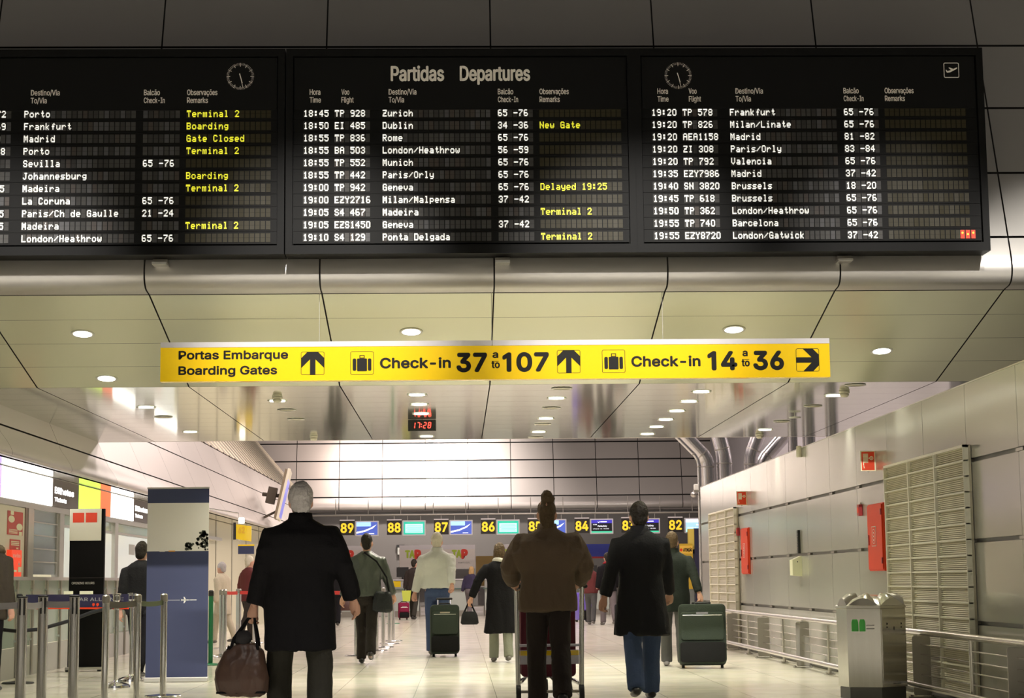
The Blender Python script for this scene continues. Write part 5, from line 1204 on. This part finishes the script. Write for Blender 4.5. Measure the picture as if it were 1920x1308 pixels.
def suitcase(label, x, y, rz, w_, h, d, m_, tilt, handle=None, sp=M_rubber, group=None):
    t = thing('suitcase', label, 'suitcase', (x, y, 0), rz); t.rotation_euler = (R(tilt), 0, rz)
    z0 = .045
    MB().rbox(-w_/2, w_/2, -d/2, d/2, z0, h, .05).build('shell', m_, t, smooth=35)
    MB().rbox(-w_/2+.025, w_/2-.025, -d/2-.035, -d/2+.01, z0+h*.36, h-.10, .035).build('upper_pocket', m_, t, smooth=35)
    MB().rbox(-w_/2+.012, w_/2-.012, -d/2-.045, -d/2+.01, z0+.01, z0+h*.33, .035).build('lower_pocket', mat('black_ballistic_cloth', (.005, .005, .005), .8, bump=.2, spec=.2), t, smooth=35)
    q = MB(); q.tube([(-w_/2+.05, -d/2-.036, h-.14), (w_/2-.05, -d/2-.036, h-.14)], .004, 0, 6); q.build('zip_print', M_steeld, t)
    MB().tube([(-.09, 0, h-.01), (-.07, 0, h+.025), (.07, 0, h+.025), (.09, 0, h-.01)], .011, 0, 8).build('top_handle', sp, t, smooth=True)
    MB().box(-.07, .07, -d/2-.0375, -d/2-.034, h-.125, h-.105).build('badge', M_chrome, t)
    for sx in (-1, 1):
        q = MB(); q.tube([(sx*(w_/2-.05)-.016, d/2-.02, .040), (sx*(w_/2-.05)+.016, d/2-.02, .040)], .040, 0, 16); q.build('wheel', M_rubber, t, smooth=40)
    if handle:
        q = MB()
        for sx in (-.09, .09): q.tube([(sx, d/2-.04, h-.02), (sx, d/2-.04, h+handle)], .009, 0, 8)
        o = q.build('handle_frame', M_chrome, t, smooth=True); MB().tube([(-.10, d/2-.04, h+handle), (.10, d/2-.04, h+handle)], .017, 0, 10, True).build('grip', M_rubber, o, smooth=True)
    return t
suitcase('upright green suitcase with a black lower pocket pulled by the pale-jacketed person', -.215, 26.3, R(2), .41, .72, .26, M_case, -6, .10)
suitcase('large green suitcase with a black lower pocket beside the panelled wall rail', 2.875, 22.08, R(-6), .56, .745, .30, M_case, -8, .04)
suitcase('maroon suitcase standing at desk eighty-eight', -1.58, 52.4, R(10), .30, .48, .2, cloth('maroon_case', (.20, .012, .045)), 0)
suitcase('violet hard suitcase behind the brown-jacketed person', 3.14, 47.2, R(30), .40, .74, .24, mat('violet_shell', (.14, .09, .48), .3, coat=.3), 0)
suitcase('black suitcase with a red handle next to the red-scarfed person', 3.72, 42.4, R(-20), .36, .50, .22, K_char, 0, sp=M_red)
t = thing('tote_bag', 'lime green tote bag on the maroon suitcase', 'bag', (-1.50, 52.38, .51)); MB().loft([[(-.10, -.05, 0), (.10, -.05, 0), (.10, .05, 0), (-.10, .05, 0)], [(-.13, -.03, .30), (.13, -.03, .30), (.13, .03, .30), (-.13, .03, .30)]]).build('bag_body', mat('lime_bag', (.45, .52, .06), .6), t); MB().tube([(-.06, 0, .29), (-.04, 0, .42), (.04, 0, .42), (.06, 0, .29)], .01).build('handle', M_rubber, t)
hl = world(pL, hL[1]); t = thing('handbag', 'brown handbag held by the person beyond the overcoated one', 'bag', (hl.x, hl.y, hl.z-.40)); q = MB(); q.rings([(0, .17, .07, 0), (.04, .19, .08, 0), (.20, .15, .06, 0), (.26, .12, .03, 0)], n=16, p=3); q.build('bag_body', mat('handbag_brown', (.07, .028, .022), .45), t, smooth=50); MB().tube([(-.08, 0, .25), (0, 0, .40), (.08, 0, .25)], .012).build('handle', K_black, t)

# luggage trolley pushed by the brown-jacketed person
t = thing('luggage_trolley', 'chrome airport luggage trolley pushed by the brown-jacketed person', 'trolley', (.765, 16.08, 0))
M_tro = mat('trolley_metal', (.66, .66, .68), .25, 1)
f = MB()
for sx in (-1, 1):
    f.tube([(sx*.27, -.10, .10), (sx*.275, -.12, .55), (sx*.28, -.18, 1.0)], .021, 0, 12)
    f.tube([(sx*.27, -.10, .16), (sx*.25, .35, .17), (sx*.16, .85, .19)], .018, 0, 10)
f.tube([(-.16, .85, .19), (.16, .85, .19)], .018, 0, 10); f.build('frame', M_tro, t, smooth=True)
f = MB(); f.tube([(-.31, -.18, 1.0), (.31, -.18, 1.0)], .020, 0, 12, True); f.build('push_handle', M_rubber, t, smooth=True)
f = MB()
for k in range(6): f.tube([(-.24+.096*k, -.07, .185), (-.15+.06*k, .83, .20)], .009, 0, 6)
f.build('tray_grille', M_tro, t, smooth=True)
f = MB(); f.tube([(-.26, -.11, .50), (.26, -.11, .50)], .012); f.box(-.25, .25, -.115, -.10, .34, .46); f.build('ad_panel', mat('trolley_panel', (.55, .53, .62), .4), t)
MB().box(-.25, .25, -.118, -.114, .415, .455).build('yellow_band', M_yel, t)
MB().tube([(-.27, -.1, .11), (.27, -.1, .11)], .013).build('axle', M_steeld, t)
for p in ((-.27, -.1), (.27, -.1), (0, .75)):
    q = MB(); q.tube([(p[0]-.02, p[1], .085), (p[0]+.02, p[1], .085)], .085, 0, 20); o = q.build('wheel', M_rubber, t, smooth=40); MB().tube([(p[0]-.022, p[1], .085), (p[0]+.022, p[1], .085)], .04, 0, 14).build('hub', M_chrome, o, smooth=40)
t = thing('suitcase', 'maroon suitcase loaded on the luggage trolley', 'suitcase', (.765, 16.33, .22)); MB().rbox(-.24, .24, -.12, .12, 0, .60, .04).build('shell', cloth('dark_maroon_case', (.10, .018, .030)), t, smooth=35); MB().tube([(-.08, 0, .59), (-.06, 0, .63), (.06, 0, .63), (.08, 0, .59)], .011).build('top_handle', M_rubber, t, smooth=True)
t = thing('holdall', 'black holdall lying on the front of the luggage trolley', 'bag', (.765, 16.70, .22)); q = MB(); q.rings([(0, .2, .14, 0), (.04, .24, .17, 0), (.18, .23, .16, 0), (.26, .17, .10, 0)], n=20, p=3); organic(q, 'bag_body', K_char, t, .016, 3, .012, 8); MB().tube([(-.1, 0, .25), (-.06, 0, .34), (.06, 0, .34), (.1, 0, .25)], .012).build('handle', M_rubber, t, smooth=True)

hd_ = world(pD, hD[0])
t = thing('handbag', 'black handbag in the hand of the person with the pale scarf', 'bag', (hd_.x, hd_.y, hd_.z-.30)); q = MB(); q.rings([(.02, .10, .05, 0), (.04, .12, .06, 0), (.14, .105, .05, 0), (.19, .08, .03, 0)], n=16, p=3); q.build('bag_body', K_char, t, smooth=50); MB().tube([(-.07, 0, .18), (-.02, 0, .29), (.02, 0, .29), (.07, 0, .18)], .011).build('handle', K_black, t, smooth=True)
